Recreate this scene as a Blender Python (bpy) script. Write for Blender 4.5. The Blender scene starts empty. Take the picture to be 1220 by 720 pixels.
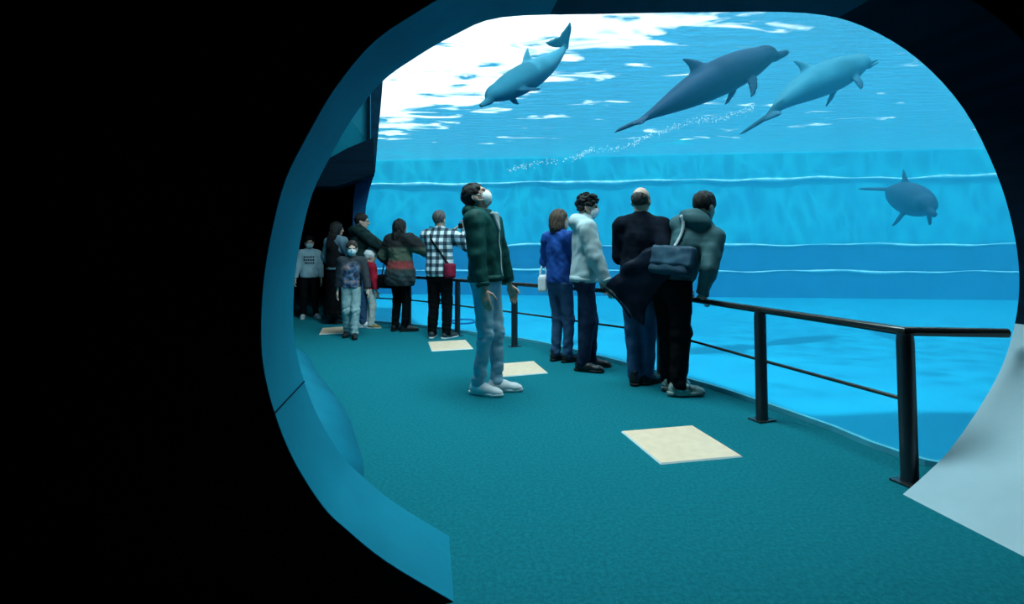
import bpy, bmesh, math, random
import numpy as np
from mathutils import Vector, Matrix
random.seed(7)
np.random.seed(7)
scene = bpy.context.scene
COL = scene.collection
D2R = math.radians

# ------------------------------------------------------------------ camera
FPX, CX, HORIZON, EYE, TILT = 605.0, 610.0, 298.0, 1.2, D2R(2.5)
PY = HORIZON - FPX * math.tan(TILT)
cam_data = bpy.data.cameras.new('camera')
cam_data.sensor_width = 36.0
cam_data.lens = FPX / 1220.0 * 36.0
cam_data.shift_y = (PY - 360.0) / 1220.0
cam_data.clip_start = 0.02
cam_data.clip_end = 200
cam = bpy.data.objects.new('camera', cam_data)
COL.objects.link(cam)
cam.location = (0, 0, EYE)
cam.rotation_euler = (math.pi / 2 + TILT, 0, 0)
scene.camera = cam

# ------------------------------------------------------------------ sky, sun, exposure
world = bpy.data.worlds.new('world')
scene.world = world
world.use_nodes = True
bg = world.node_tree.nodes['Background']
bg.inputs['Color'].default_value = (0.80, 0.95, 1.0, 1)
bg.inputs['Strength'].default_value = 1.3

SUN_DIR = Vector((0.12, 0.38, -0.90)).normalized()      # direction the light travels
sun_data = bpy.data.lights.new('sun', 'SUN')
sun_data.energy = 3.3
sun_data.angle = D2R(1.6)
sun_data.color = (0.9, 0.98, 1.0)
sun = bpy.data.objects.new('sun', sun_data)
COL.objects.link(sun)
sun.location = (0, 6, 14)
sun.rotation_euler = SUN_DIR.to_track_quat('-Z', 'Y').to_euler()

# overhead daylight of the gallery (roof light along the walkway)
roof_data = bpy.data.lights.new('gallery_roof_light', 'AREA')
roof_data.shape = 'RECTANGLE'; roof_data.size = 1.6; roof_data.size_y = 3.4
roof_data.energy = 245.0
roof_data.color = (0.66, 0.94, 1.0)
roof = bpy.data.objects.new('gallery_roof_light', roof_data)
COL.objects.link(roof)
roof.location = (-0.2, 4.3, 5.45)
roof.rotation_euler = (0, 0, D2R(38))

scene.view_settings.view_transform = 'Standard'
scene.view_settings.look = 'None'
scene.view_settings.gamma = 1.0
scene.view_settings.use_curve_mapping = False
scene.view_settings.exposure = 0.6
scene.cycles.use_denoising = True
scene.cycles.max_bounces = 8
scene.cycles.diffuse_bounces = 4
scene.cycles.transparent_max_bounces = 32
scene.cycles.volume_bounces = 1
scene.cycles.sample_clamp_indirect = 6.0
scene.cycles.caustics_reflective = False
scene.cycles.caustics_refractive = False

# ------------------------------------------------------------------ pixel -> world
def ray(px, py):
    v = Vector(((px - CX) / FPX, 1.0, (PY - py) / FPX))
    return Matrix.Rotation(TILT, 3, 'X') @ v

def ground(px, py, z=0.0):
    d = ray(px, py)
    t = (z - EYE) / d.z
    return Vector((0, 0, EYE)) + d * t

def at_depth(px, py, y):
    d = ray(px, py)
    return Vector((0, 0, EYE)) + d * (y / d.y)

def on_plane(px, py, p0, n):
    d = ray(px, py)
    o = Vector((0, 0, EYE))
    return o + d * ((p0 - o).dot(n) / d.dot(n))

# ------------------------------------------------------------------ materials
MATS = {}
def sock(v):
    return (v[0], v[1], v[2], 1.0)

def mat(name, color, rough=0.7, metal=0.0, spec=0.4, var=0.0, vscale=8.0, bump=0.0, bscale=60.0,
        color2=None, sheen=0.0, detail=3.0, mscale=None):
    """plain procedural material: base colour broken up by noise, fine relief from a second noise"""
    if name in MATS:
        return MATS[name]
    m = bpy.data.materials.new(name)
    m.use_nodes = True
    nt = m.node_tree
    b = nt.nodes['Principled BSDF']
    b.inputs['Roughness'].default_value = rough
    b.inputs['Metallic'].default_value = metal
    b.inputs['Specular IOR Level'].default_value = spec
    if sheen:
        b.inputs['Sheen Weight'].default_value = sheen
    tc = nt.nodes.new('ShaderNodeTexCoord')
    vec = tc.outputs['Object']
    if mscale:
        mp = nt.nodes.new('ShaderNodeMapping')
        mp.inputs['Scale'].default_value = mscale
        nt.links.new(vec, mp.inputs['Vector'])
        vec = mp.outputs['Vector']
    n = nt.nodes.new('ShaderNodeTexNoise')
    n.inputs['Scale'].default_value = vscale
    n.inputs['Detail'].default_value = detail
    nt.links.new(vec, n.inputs['Vector'])
    r = nt.nodes.new('ShaderNodeValToRGB')
    c2 = color2 if color2 else tuple(max(0, c * (1 - var)) for c in color)
    c1 = color if color2 else tuple(min(1, c * (1 + var)) for c in color)
    r.color_ramp.elements[0].position = 0.35
    r.color_ramp.elements[1].position = 0.68
    r.color_ramp.elements[0].color = sock(c2)
    r.color_ramp.elements[1].color = sock(c1)
    nt.links.new(n.outputs['Fac'], r.inputs['Fac'])
    nt.links.new(r.outputs['Color'], b.inputs['Base Color'])
    if bump:
        n2 = nt.nodes.new('ShaderNodeTexNoise')
        n2.inputs['Scale'].default_value = bscale
        n2.inputs['Detail'].default_value = 4
        nt.links.new(vec, n2.inputs['Vector'])
        bp = nt.nodes.new('ShaderNodeBump')
        bp.inputs['Strength'].default_value = bump
        bp.inputs['Distance'].default_value = 0.02
        nt.links.new(n2.outputs['Fac'], bp.inputs['Height'])
        nt.links.new(bp.outputs['Normal'], b.inputs['Normal'])
    MATS[name] = m
    return m

# ------------------------------------------------------------------ object helpers
def link(o, parent=None):
    COL.objects.link(o)
    if parent is not None:
        o.parent = parent
    return o

def mesh_obj(name, verts, faces, material=None, parent=None, smooth=False):
    me = bpy.data.meshes.new(name)
    me.from_pydata([tuple(v) for v in verts], [], [tuple(f) for f in faces])
    me.update()
    bm = bmesh.new(); bm.from_mesh(me)
    bmesh.ops.recalc_face_normals(bm, faces=bm.faces)
    bm.to_mesh(me); bm.free()
    if smooth:
        me.polygons.foreach_set('use_smooth', [True] * len(me.polygons))
    if material:
        me.materials.append(material)
    return link(bpy.data.objects.new(name, me), parent)

def bm_obj(name, bm, material=None, parent=None, smooth=False):
    me = bpy.data.meshes.new(name)
    bmesh.ops.recalc_face_normals(bm, faces=bm.faces)
    bm.to_mesh(me); bm.free()
    if smooth:
        me.polygons.foreach_set('use_smooth', [True] * len(me.polygons))
    if material:
        me.materials.append(material)
    return link(bpy.data.objects.new(name, me), parent)

def empty(name, loc=(0, 0, 0), rz=0.0, parent=None):
    o = bpy.data.objects.new(name, None)
    o.empty_display_size = 0.1
    o.location = loc
    o.rotation_euler = (0, 0, rz)
    return link(o, parent)

def tag(o, label=None, cat=None, group=None, kind=None):
    if label: o['label'] = label
    if cat: o['category'] = cat
    if group: o['group'] = group
    if kind: o['kind'] = kind
    return o

def struct(o, label=None, cat=None):
    return tag(o, label, cat, kind='structure')

def tube_mesh(pts, r, sides=10, caps=True, closed=False, flat=1.0):
    """verts, faces of a tube swept along pts (r may be a list)"""
    pts = [Vector(p) for p in pts]
    n = len(pts)
    rs = r if isinstance(r, (list, tuple)) else [r] * n
    V, F = [], []
    up = Vector((0, 0, 1))
    for i, p in enumerate(pts):
        if closed:
            t = (pts[(i + 1) % n] - pts[i - 1]).normalized()
        else:
            t = (pts[min(i + 1, n - 1)] - pts[max(i - 1, 0)]).normalized()
        a = up if abs(t.z) < 0.95 else Vector((1, 0, 0))
        s = t.cross(a).normalized()
        u = s.cross(t).normalized()
        for k in range(sides):
            an = 2 * math.pi * k / sides
            V.append(p + s * (math.cos(an) * rs[i]) + u * (math.sin(an) * rs[i] * flat))
    for i in range(n if closed else n - 1):
        j = (i + 1) % n
        for k in range(sides):
            l = (k + 1) % sides
            F.append((i * sides + k, i * sides + l, j * sides + l, j * sides + k))
    if caps and not closed:
        F.append(tuple(range(sides)))
        F.append(tuple((n - 1) * sides + k for k in range(sides)))
    return V, F

def box_bm(bm, c, size, rot=None, bevel=0.0):
    ret = bmesh.ops.create_cube(bm, size=1.0)
    M = Matrix.Translation(c) @ (rot.to_4x4() if rot else Matrix.Identity(4)) @ Matrix.Diagonal((size[0], size[1], size[2], 1))
    bmesh.ops.transform(bm, matrix=M, verts=ret['verts'])
    if bevel:
        es = list({e for v in ret['verts'] for e in v.link_edges})
        bmesh.ops.bevel(bm, geom=es, offset=bevel, segments=2, affect='EDGES', profile=0.6)

def catmull(pts, per=6):
    pts = [Vector(p) for p in pts]
    P = [pts[0] * 2 - pts[1]] + pts + [pts[-1] * 2 - pts[-2]]
    out = []
    for i in range(1, len(P) - 2):
        a, b, c, d = P[i - 1], P[i], P[i + 1], P[i + 2]
        for k in range(per):
            t = k / per
            out.append(0.5 * ((2 * b) + (c - a) * t + (2 * a - 5 * b + 4 * c - d) * t * t + (3 * b - a - 3 * c + d) * t ** 3))
    out.append(pts[-1])
    return out

# ------------------------------------------------------------------ setting materials
M_black = mat('matt black wall paint', (0.006, 0.006, 0.007), rough=0.95, spec=0.05, var=0.3)
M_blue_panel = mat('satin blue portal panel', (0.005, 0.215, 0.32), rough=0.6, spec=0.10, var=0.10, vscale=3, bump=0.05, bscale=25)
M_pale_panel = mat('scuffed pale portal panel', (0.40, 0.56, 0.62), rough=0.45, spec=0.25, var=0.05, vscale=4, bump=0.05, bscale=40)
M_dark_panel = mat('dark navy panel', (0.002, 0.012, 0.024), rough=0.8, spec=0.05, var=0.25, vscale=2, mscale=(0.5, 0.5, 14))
M_dark_wall = mat('black corridor paint', (0.004, 0.006, 0.008), rough=0.95, spec=0.05, var=0.2)
M_carpet = mat('teal carpet', (0.012, 0.225, 0.275), rough=1.0, spec=0.02, color2=(0.008, 0.165, 0.21), vscale=55, detail=6, bump=0.5, bscale=420)
M_tile = mat('cream floor tile', (0.88, 0.66, 0.46), rough=0.55, spec=0.3, var=0.05, vscale=14)
M_tile_edge = mat('pale tile edge', (0.72, 0.85, 0.84), rough=0.5, var=0.04)
M_steel = mat('dark painted steel', (0.012, 0.018, 0.024), rough=0.32, spec=0.6, var=0.2)
M_rail = mat('polished handrail', (0.05, 0.055, 0.055), rough=0.22, metal=0.6, spec=0.6, var=0.1)
M_poolwall = mat('light blue pool wall', (0.004, 0.46, 0.58), rough=0.8, spec=0.2, color2=(0.002, 0.33, 0.50), vscale=1.1, detail=5)
M_poolband = mat('deep blue pool band', (0.001, 0.11, 0.28), rough=0.8, spec=0.2, color2=(0.001, 0.09, 0.25), vscale=0.7, detail=5)
M_poolfloor = mat('blue pool floor', (0.001, 0.29, 0.46), rough=0.8, spec=0.2, color2=(0.001, 0.25, 0.42), vscale=0.9, detail=5)
M_poolline = mat('sunlit-toned pool ledge', (0.45, 0.85, 0.90), rough=0.6, var=0.1, vscale=3)

# ------------------------------------------------------------------ setting
# the line where the acrylic window stands on the gallery floor (from the photograph)
GL_PX = [(445, 385), (490, 389), (566, 399), (640, 410), (740, 435), (843, 463), (920, 489), (1110, 557)]
gl = [ground(x, y) for x, y in GL_PX]
gl = [Vector((-2.62, 8.60, 0))] + gl[:-1] + [Vector((2.28, 2.98, 0)), Vector((2.42, 2.88, 0)), Vector((2.75, 2.90, 0)), Vector((3.4, 3.0, 0))]
GLASS = catmull([(p.x, p.y, 0) for p in gl], 4)
GLASS = [p + (Vector((0.034, 0.037, 0)) if 3.2 < p.y else Vector((0, 0, 0))) for p in GLASS]
GTOP = 5.6
TFLOOR = -0.6
SURF = 5.0
def offset_line(line, d):
    out = []
    for i, p in enumerate(line):
        t = (line[min(i + 1, len(line) - 1)] - line[max(i - 1, 0)]).normalized()
        n = Vector((-t.y, t.x, 0))      # towards the tank (line runs left/far -> right/near)
        out.append(p + n * d)
    return out

def ribbon(line_a, line_b, z0, z1):
    """closed band between two lines, z0..z1"""
    n = len(line_a)
    V, F = [], []
    for a, b in zip(line_a, line_b):
        V += [(a.x, a.y, z0), (b.x, b.y, z0), (b.x, b.y, z1), (a.x, a.y, z1)]
    for i in range(n - 1):
        for k in range(4):
            l = (k + 1) % 4
            F.append((i * 4 + k, i * 4 + l, (i + 1) * 4 + l, (i + 1) * 4 + k))
    F += [(0, 1, 2, 3), tuple((n - 1) * 4 + k for k in range(4))]
    return V, F

# gallery floor: a slab that ends along the window
line = offset_line(GLASS, 0.06)
fp = [(p.x, p.y) for p in line] + [(4.6, 3.02), (4.6, -3.2), (-4.6, -3.2), (-9, 2), (-9, 13.2), (-4.4, 13.2), (-2.68, 8.72)]
n = len(fp)
V = [(x, y, 0) for x, y in fp] + [(x, y, -0.9) for x, y in fp]
F = [tuple(range(n)), tuple(range(2 * n - 1, n - 1, -1))] + [(i, (i + 1) % n, n + (i + 1) % n, n + i) for i in range(n)]
struct(mesh_obj('floor', V, F, M_carpet), 'teal carpeted gallery floor running along the tank window', 'floor')

# acrylic window
m = bpy.data.materials.new('clear acrylic'); m.use_nodes = True
nt = m.node_tree; nt.nodes.clear()
o_ = nt.nodes.new('ShaderNodeOutputMaterial'); mx = nt.nodes.new('ShaderNodeMixShader')
tr = nt.nodes.new('ShaderNodeBsdfTransparent'); gs = nt.nodes.new('ShaderNodeBsdfGlossy'); fr = nt.nodes.new('ShaderNodeFresnel')
nz = nt.nodes.new('ShaderNodeTexNoise'); nz.inputs['Scale'].default_value = 0.7
rp = nt.nodes.new('ShaderNodeMapRange'); rp.inputs['To Min'].default_value = 0.02; rp.inputs['To Max'].default_value = 0.07
nt.links.new(nz.outputs['Fac'], rp.inputs['Value']); nt.links.new(rp.outputs['Result'], gs.inputs['Roughness'])
tr.inputs['Color'].default_value = (0.96, 0.99, 1, 1); gs.inputs['Color'].default_value = (.6, .8, .9, 1)
fr.inputs['IOR'].default_value = 1.12
mn = nt.nodes.new('ShaderNodeMath'); mn.operation = 'MINIMUM'; mn.inputs[1].default_value = 0.12
nt.links.new(fr.outputs['Fac'], mn.inputs[0]); nt.links.new(mn.outputs[0], mx.inputs['Fac']); nt.links.new(tr.outputs[0], mx.inputs[1]); nt.links.new(gs.outputs[0], mx.inputs[2])
nt.links.new(mx.outputs[0], o_.inputs['Surface'])
M_acrylic = m
V, F = ribbon(GLASS, offset_line(GLASS, 0.04), 0.0, GTOP)
struct(mesh_obj('window_1', V, F, M_acrylic, smooth=False), 'tall clear acrylic window of the dolphin tank', 'window')
V, F = ribbon(offset_line(GLASS, -0.035), offset_line(GLASS, -0.002), 0.0, 0.035)
struct(mesh_obj('trim_1', V, F, mat('pale sealing strip', (0.10, 0.55, 0.68), rough=0.4, var=0.1)), 'pale blue sealing strip along the foot of the window', 'trim')

# tank shell
TX0, TX1, TY1 = -9.0, 27.0, 20.0
def far_y(x):
    return 21.0 - 0.11 * (x + 6)
def far_seg(name, z0, z1, dy, material, thick=0.6):
    V, F = [], []
    xs = np.linspace(TX0, TX1, 13)
    for x in xs:
        y = far_y(x) + dy
        V += [(x, y, z0), (x, y + thick, z0), (x, y + thick, z1), (x, y, z1)]
    for i in range(len(xs) - 1):
        for k in range(4):
            F.append((i * 4 + k, i * 4 + (k + 1) % 4, (i + 1) * 4 + (k + 1) % 4, (i + 1) * 4 + k))
    F += [(0, 1, 2, 3), tuple((len(xs) - 1) * 4 + k for k in range(4))]
    return mesh_obj(name, V, F, material)

tw = empty('wall_tank_far', (0, far_y(6), TFLOOR))
struct(tw, 'stepped blue far wall of the dolphin tank', 'wall')
def part_of(o, root):
    o.parent = root
    o.matrix_parent_inverse = Matrix.Translation(-Vector(root.location))
    return o
part_of(far_seg('wall_face', TFLOOR, SURF + .6, 0.5, M_poolwall), tw)
part_of(far_seg('dark_step', 0.40, 1.38, 0.15, M_poolband, 0.36), tw)
part_of(far_seg('dark_step', TFLOOR, 0.40, 0.0, M_poolband, 0.5), tw)
def ledge(z, r, dy, seed):  # pale wavy strip; bright light along the step edges is in its colour
    rnd = random.Random(seed)
    ph = [rnd.uniform(0, 6.28) for _ in range(4)]
    pts, rs = [], []
    for x in np.linspace(TX0, TX1, 140):
        zz = z + 0.03 * math.sin(x * 1.1 + ph[0]) + 0.02 * math.sin(x * 2.9 + ph[1])
        pts.append((x, far_y(x) + dy, zz))
        rs.append(r * (1 + 0.45 * math.sin(x * 0.9 + ph[2]) + 0.25 * math.sin(x * 3.1 + ph[3])))
    V, F = tube_mesh(pts, rs, 6)
    return part_of(mesh_obj('ledge', V, F, M_poolline, smooth=True), tw)
ledge(3.95, 0.055, 0.45, 1)
ledge(1.40, 0.035, 0.12, 2)
ledge(0.40, 0.04, -0.02, 3)

bm = bmesh.new(); box_bm(bm, ((TX0 + TX1) / 2, 10.5, TFLOOR - 0.25), (TX1 - TX0 + 1, 26, 0.5))
struct(bm_obj('floor_tank', bm, M_poolfloor), 'blue floor of the dolphin tank', 'floor')
bm = bmesh.new(); box_bm(bm, (TX0 - .25, 18.5, 2.5), (0.5, 10.5, 6.5))
struct(bm_obj('wall_tank_left', bm, M_poolwall), 'light blue side wall of the dolphin tank', 'wall')
bm = bmesh.new(); box_bm(bm, (TX1 + .25, 12, 2.5), (0.5, 20, 6.5))
struct(bm_obj('wall_tank_right', bm, M_poolwall), 'light blue wall at the deep end of the dolphin tank', 'wall')
bm = bmesh.new(); box_bm(bm, (15.2, 2.85, 2.5), (23.6, 0.36, 6.5))
struct(bm_obj('wall_tank_near', bm, M_poolwall), 'light blue near wall of the dolphin tank', 'wall')

# water: volume plus a rippled surface
m = bpy.data.materials.new('tank water'); m.use_nodes = True
nt = m.node_tree; nt.nodes.clear()
o_ = nt.nodes.new('ShaderNodeOutputMaterial'); tr = nt.nodes.new('ShaderNodeBsdfTransparent')
nt.links.new(tr.outputs[0], o_.inputs['Surface'])
sc_ = nt.nodes.new('ShaderNodeVolumeScatter'); ab = nt.nodes.new('ShaderNodeVolumeAbsorption'); ad = nt.nodes.new('ShaderNodeAddShader')
sc_.inputs['Color'].default_value = (0.07, 0.70, 1.0, 1); sc_.inputs['Density'].default_value = 0.036; sc_.inputs['Anisotropy'].default_value = 0.35
ab.inputs['Color'].default_value = (0.10, 0.80, 0.96, 1); ab.inputs['Density'].default_value = 0.06
nt.links.new(sc_.outputs[0], ad.inputs[0]); nt.links.new(ab.outputs[0], ad.inputs[1]); nt.links.new(ad.outputs[0], o_.inputs['Volume'])
M_water = m
gl_in = offset_line(GLASS, 0.045)
wp = [(p.x, p.y) for p in gl_in] + [(TX1 - .03, 3.06), (TX1 - .03, far_y(TX1) - .06), (TX0 + .03, far_y(TX0) - .06), (TX0 + .03, 13.36), (-4.25, 13.36), (-2.56, 8.80)]
n = len(wp)
V = [(x, y, SURF - 0.02) for x, y in wp] + [(x, y, TFLOOR + 0.004) for x, y in wp]
F = [tuple(range(n)), tuple(range(2 * n - 1, n - 1, -1))] + [(i, (i + 1) % n, n + (i + 1) % n, n + i) for i in range(n)]
tag(mesh_obj('tank_water', V, F, M_water), 'clear blue water filling the dolphin tank', 'water', kind='stuff')

m = bpy.data.materials.new('rippled water surface'); m.use_nodes = True
nt = m.node_tree; nt.nodes.clear(); L = nt.links.new
o_ = nt.nodes.new('ShaderNodeOutputMaterial'); mx = nt.nodes.new('ShaderNodeMixShader')
tr = nt.nodes.new('ShaderNodeBsdfTransparent'); gs = nt.nodes.new('ShaderNodeBsdfGlossy'); df = nt.nodes.new('ShaderNodeBsdfTranslucent'); mx2 = nt.nodes.new('ShaderNodeMixShader')
gs.inputs['Roughness'].default_value = 0.12; gs.inputs['Color'].default_value = (0.55, 0.86, 0.95, 1)
df.inputs['Color'].default_value = (0.45, 0.85, 0.95, 1)
tc = nt.nodes.new('ShaderNodeTexCoord')
mp = nt.nodes.new('ShaderNodeMapping'); mp.inputs['Rotation'].default_value = (0, 0, D2R(-12)); mp.inputs['Scale'].default_value = (0.55, 1.5, 1)
L(tc.outputs['Object'], mp.inputs['Vector'])
nz = nt.nodes.new('ShaderNodeTexNoise'); nz.inputs['Scale'].default_value = 1.3; nz.inputs['Detail'].default_value = 3.5; nz.inputs['Distortion'].default_value = 0.6
L(mp.outputs['Vector'], nz.inputs['Vector'])
# bright patch painted by position: clear to the sky inside, mirroring the pool outside
sp = nt.nodes.new('ShaderNodeSeparateXYZ'); L(tc.outputs['Object'], sp.inputs[0])
a1 = nt.nodes.new('ShaderNodeMath'); a1.operation = 'MULTIPLY_ADD'; a1.inputs[1].default_value = 1.16; L(sp.outputs['X'], a1.inputs[0]); L(sp.outputs['Y'], a1.inputs[2])
mr = nt.nodes.new('ShaderNodeMapRange'); L(a1.outputs[0], mr.inputs['Value'])
mr.inputs['From Min'].default_value = 9.0; mr.inputs['From Max'].default_value = 14.2; mr.inputs['To Min'].default_value = 0.165; mr.inputs['To Max'].default_value = -0.12
a2 = nt.nodes.new('ShaderNodeMath'); a2.operation = 'ADD'; L(nz.outputs['Fac'], a2.inputs[0]); L(mr.outputs['Result'], a2.inputs[1])
rp = nt.nodes.new('ShaderNodeValToRGB'); rp.color_ramp.elements[0].position = 0.50; rp.color_ramp.elements[1].position = 0.60
L(a2.outputs[0], rp.inputs['Fac'])
mp2 = nt.nodes.new('ShaderNodeMapping'); mp2.inputs['Scale'].default_value = (1.0, 3.0, 1); mp2.inputs['Rotation'].default_value = (0, 0, D2R(15)); L(tc.outputs['Object'], mp2.inputs['Vector'])
nb = nt.nodes.new('ShaderNodeTexNoise'); nb.inputs['Scale'].default_value = 1.6; nb.inputs['Detail'].default_value = 4; L(mp2.outputs['Vector'], nb.inputs['Vector'])
bp = nt.nodes.new('ShaderNodeBump'); bp.inputs['Strength'].default_value = 0.8; bp.inputs['Distance'].default_value = 0.3; L(nb.outputs['Fac'], bp.inputs['Height'])
L(bp.outputs['Normal'], gs.inputs['Normal'])
mx2.inputs['Fac'].default_value = 0.05
L(gs.outputs[0], mx2.inputs[1]); L(df.outputs[0], mx2.inputs[2])
# near the zenith the surface lets light through, at grazing angles it mirrors the pool (total reflection)
lw = nt.nodes.new('ShaderNodeLayerWeight'); lw.inputs['Blend'].default_value = 0.5
mz = nt.nodes.new('ShaderNodeMapRange'); mz.interpolation_type = 'SMOOTHSTEP'
mz.inputs['From Min'].default_value = 0.62; mz.inputs['From Max'].default_value = 0.36; mz.inputs['To Min'].default_value = 0.0; mz.inputs['To Max'].default_value = 1.0
L(lw.outputs['Facing'], mz.inputs['Value'])
nw = nt.nodes.new('ShaderNodeTexNoise'); nw.inputs['Scale'].default_value = 1.3; nw.inputs['Detail'].default_value = 2; L(tc.outputs['Object'], nw.inputs['Vector'])
vm = nt.nodes.new('ShaderNodeVectorMath'); vm.operation = 'MULTIPLY_ADD'; vm.inputs[1].default_value = (.9, .9, 0); L(nw.outputs['Color'], vm.inputs[0]); L(tc.outputs['Object'], vm.inputs[2])
vo = nt.nodes.new('ShaderNodeTexVoronoi'); vo.feature = 'DISTANCE_TO_EDGE'; vo.inputs['Scale'].default_value = 2.1; L(vm.outputs[0], vo.inputs['Vector'])
dp = nt.nodes.new('ShaderNodeMapRange'); dp.inputs['From Min'].default_value = 0.0; dp.inputs['From Max'].default_value = 0.22; dp.inputs['To Min'].default_value = 1.0; dp.inputs['To Max'].default_value = 0.42
L(vo.outputs['Distance'], dp.inputs['Value'])
m1 = nt.nodes.new('ShaderNodeMath'); m1.operation = 'MULTIPLY'; L(mz.outputs['Result'], m1.inputs[0]); L(dp.outputs['Result'], m1.inputs[1])
m2 = nt.nodes.new('ShaderNodeMath'); m2.operation = 'MAXIMUM'; L(m1.outputs[0], m2.inputs[0]); L(rp.outputs['Color'], m2.inputs[1])
L(m2.outputs[0], mx.inputs['Fac']); L(mx2.outputs[0], mx.inputs[1]); L(tr.outputs[0], mx.inputs[2])
L(mx.outputs[0], o_.inputs['Surface'])
wpS = [(p.x, p.y) for p in offset_line(GLASS, 0.05)] + [(TX1 - .01, 3.06), (TX1 - .01, far_y(TX1) + .47), (TX0 + .01, far_y(TX0) + .47), (TX0 + .01, 13.36), (-4.25, 13.36), (-2.56, 8.80)]
tag(mesh_obj('water_surface', [(x, y, SURF) for x, y in wpS], [tuple(range(len(wpS)))], m), 'rippled water surface seen from below, bright with daylight', 'water', kind='stuff')

# ------------------------------------------------------------------ portal (rounded opening the view looks through)
L1 = ground(535, 640); R1 = ground(1077, 590)
U = (R1 - L1); U.z = 0; U.normalize()
N = Vector((-U.y, U.x, 0))              # into the gallery
DEPTH = 0.40
def pl(px, py, d=0.0):
    p = on_plane(px, py, L1 - N * d, N)
    q = p - L1
    return (q.dot(U), p.z)
def W(u, z, d=0.0):
    p = L1 + U * u - N * d
    return Vector((p.x, p.y, z))
# inner edge, counter-clockwise from the left foot: left side up, top, right side down
IN_PX = [(535, 640), (470, 600), (431, 568), (408, 545), (380, 500), (362, 455), (352, 415), (349, 380), (351, 330), (359, 280),
         (372, 230), (394, 185), (420, 140), (455, 97), (492, 70), (540, 42), (598, 20), (720, 16), (840, 14), (962, 15), (1030, 31), (1095, 70),
         (1150, 130), (1188, 205), (1208, 270), (1216, 330), (1211, 385), (1195, 438), (1166, 490), (1132, 538), (1104, 566), (1077, 590)]
IN = [pl(x, y) for x, y in IN_PX]
IN[0] = (IN[0][0], 0.0); IN[-1] = (IN[-1][0], 0.0)

ring = [(p.x, p.y) for p in catmull([(u, z, 0) for u, z in IN], 4)]
ring[0] = (IN[0][0], 0.0); ring[-1] = (IN[-1][0], 0.0)
def ring_offset(k, d):
    a = ring[max(k - 1, 0)]; b = ring[min(k + 1, len(ring) - 1)]
    t = Vector((b[0] - a[0], b[1] - a[1])).normalized()
    return (ring[k][0] - t.y * d, max(0.0, ring[k][1] + t.x * d))     # outwards
# black wall with the opening
hole = [ring_offset(k, 0.004) for k in range(len(ring))]
poly = [(-9.5, 0.0), (-9.5, 5.6), (4.9, 5.6), (4.9, 0.0)] + hole[::-1]
n = len(poly)
V = [W(u, z, DEPTH) for u, z in poly] + [W(u, z, 0.02) for u, z in poly]
F = [tuple(range(n)), tuple(range(2 * n - 1, n - 1, -1))] + [(i, (i + 1) % n, n + (i + 1) % n, n + i) for i in range(n)]
struct(mesh_obj('wall_portal', V, F, M_black), 'black wall around the rounded opening into the gallery', 'wall')
pt = empty('trim_2', W(0, 0, 0))
struct(pt, 'curved panel lining of the rounded opening', 'trim')
def lining(k0, k1, material, front=DEPTH - 0.002):
    V, F = [], []
    ks = list(range(k0, k1 + 1))
    for k in ks:
        i = ring[k]; o = ring_offset(k, 0.03)
        for (q, d) in ((i, front), (i, -0.006), (o, -0.006), (o, front)):
            V.append(W(q[0], q[1], d))
    for j in range(len(ks) - 1):
        for c in range(4):
            F.append((j * 4 + c, j * 4 + (c + 1) % 4, (j + 1) * 4 + (c + 1) % 4, (j + 1) * 4 + c))
    F += [(0, 1, 2, 3), tuple((len(ks) - 1) * 4 + c for c in range(4))]
    o = mesh_obj('lining_panel', V, F, material)
    me = o.data
    me.polygons.foreach_set('use_smooth', [abs(p.normal.dot(N)) < 0.5 and len(p.vertices) == 4 for p in me.polygons])
    me.update()
    part_of(o, pt)
    return o
def split_sharp(o, angle=35):
    for e in o.data.edges: pass
    m_ = o.modifiers.new('edges', 'EDGE_SPLIT'); m_.split_angle = D2R(angle)
    return o
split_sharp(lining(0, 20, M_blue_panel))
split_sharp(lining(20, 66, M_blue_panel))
split_sharp(lining(66, 78, mat('shade-toned navy portal panel', (0.003, 0.055, 0.095), rough=0.7, spec=0.08, var=0.1)))  # top panel darker: shade on the lining put into its colour
split_sharp(lining(78, 104, M_dark_panel))  # right side near black, its shade held in the panel colour
o = split_sharp(lining(104, len(ring) - 1, M_pale_panel, DEPTH + 0.25)); o['label'] = 'pale scuffed lower lining panel'  # pale colour also carries the strong light on this panel
# thin dark seams between the lining panels
for k in (20, 104):
    a = ring[k]
    V, F = tube_mesh([W(a[0], a[1], -0.006), W(a[0], a[1], DEPTH + 0.006)], 0.003, 6)
    part_of(mesh_obj('panel_seam', V, F, M_dark_panel), pt)

# left wall of the gallery, bowed like the inside of a hull
FL = [W(-0.42, 0, -0.04)] + [ground(x, y) for x, y in ((431, 568), (423, 530), (408, 489), (377, 448), (352, 416))] + [Vector((-4.2, 7.6, 0)), Vector((-6.5, 8.6, 0))]
FL = catmull(FL, 4)
PROF = [(IN[k][0], IN[k][1]) for k in range(0, 17)]
V, F = [], []
m_ = len(PROF)
for i, p in enumerate(FL):
    t = (FL[min(i + 1, len(FL) - 1)] - FL[max(i - 1, 0)]).normalized()
    out = Vector((-t.y, t.x, 0))
    hs = 1.0 + 0.55 * min(1, i / 12)
    for (u, z) in PROF:
        q = p - out * u * (1.0 if u < 0 else 1.0)
        V.append((q.x, q.y, z if z < 0.9 else 0.9 + (z - 0.9) * hs * 1.12))
for i in range(len(FL) - 1):
    for k in range(m_ - 1):
        F.append((i * m_ + k, i * m_ + k + 1, (i + 1) * m_ + k + 1, (i + 1) * m_ + k))
o = mesh_obj('wall_left', V, F, M_blue_panel, smooth=True)
sm = o.modifiers.new('thickness', 'SOLIDIFY'); sm.thickness = 0.04; sm.offset = 0
struct(o, 'blue bowed wall on the corridor side of the gallery', 'wall')

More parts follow.
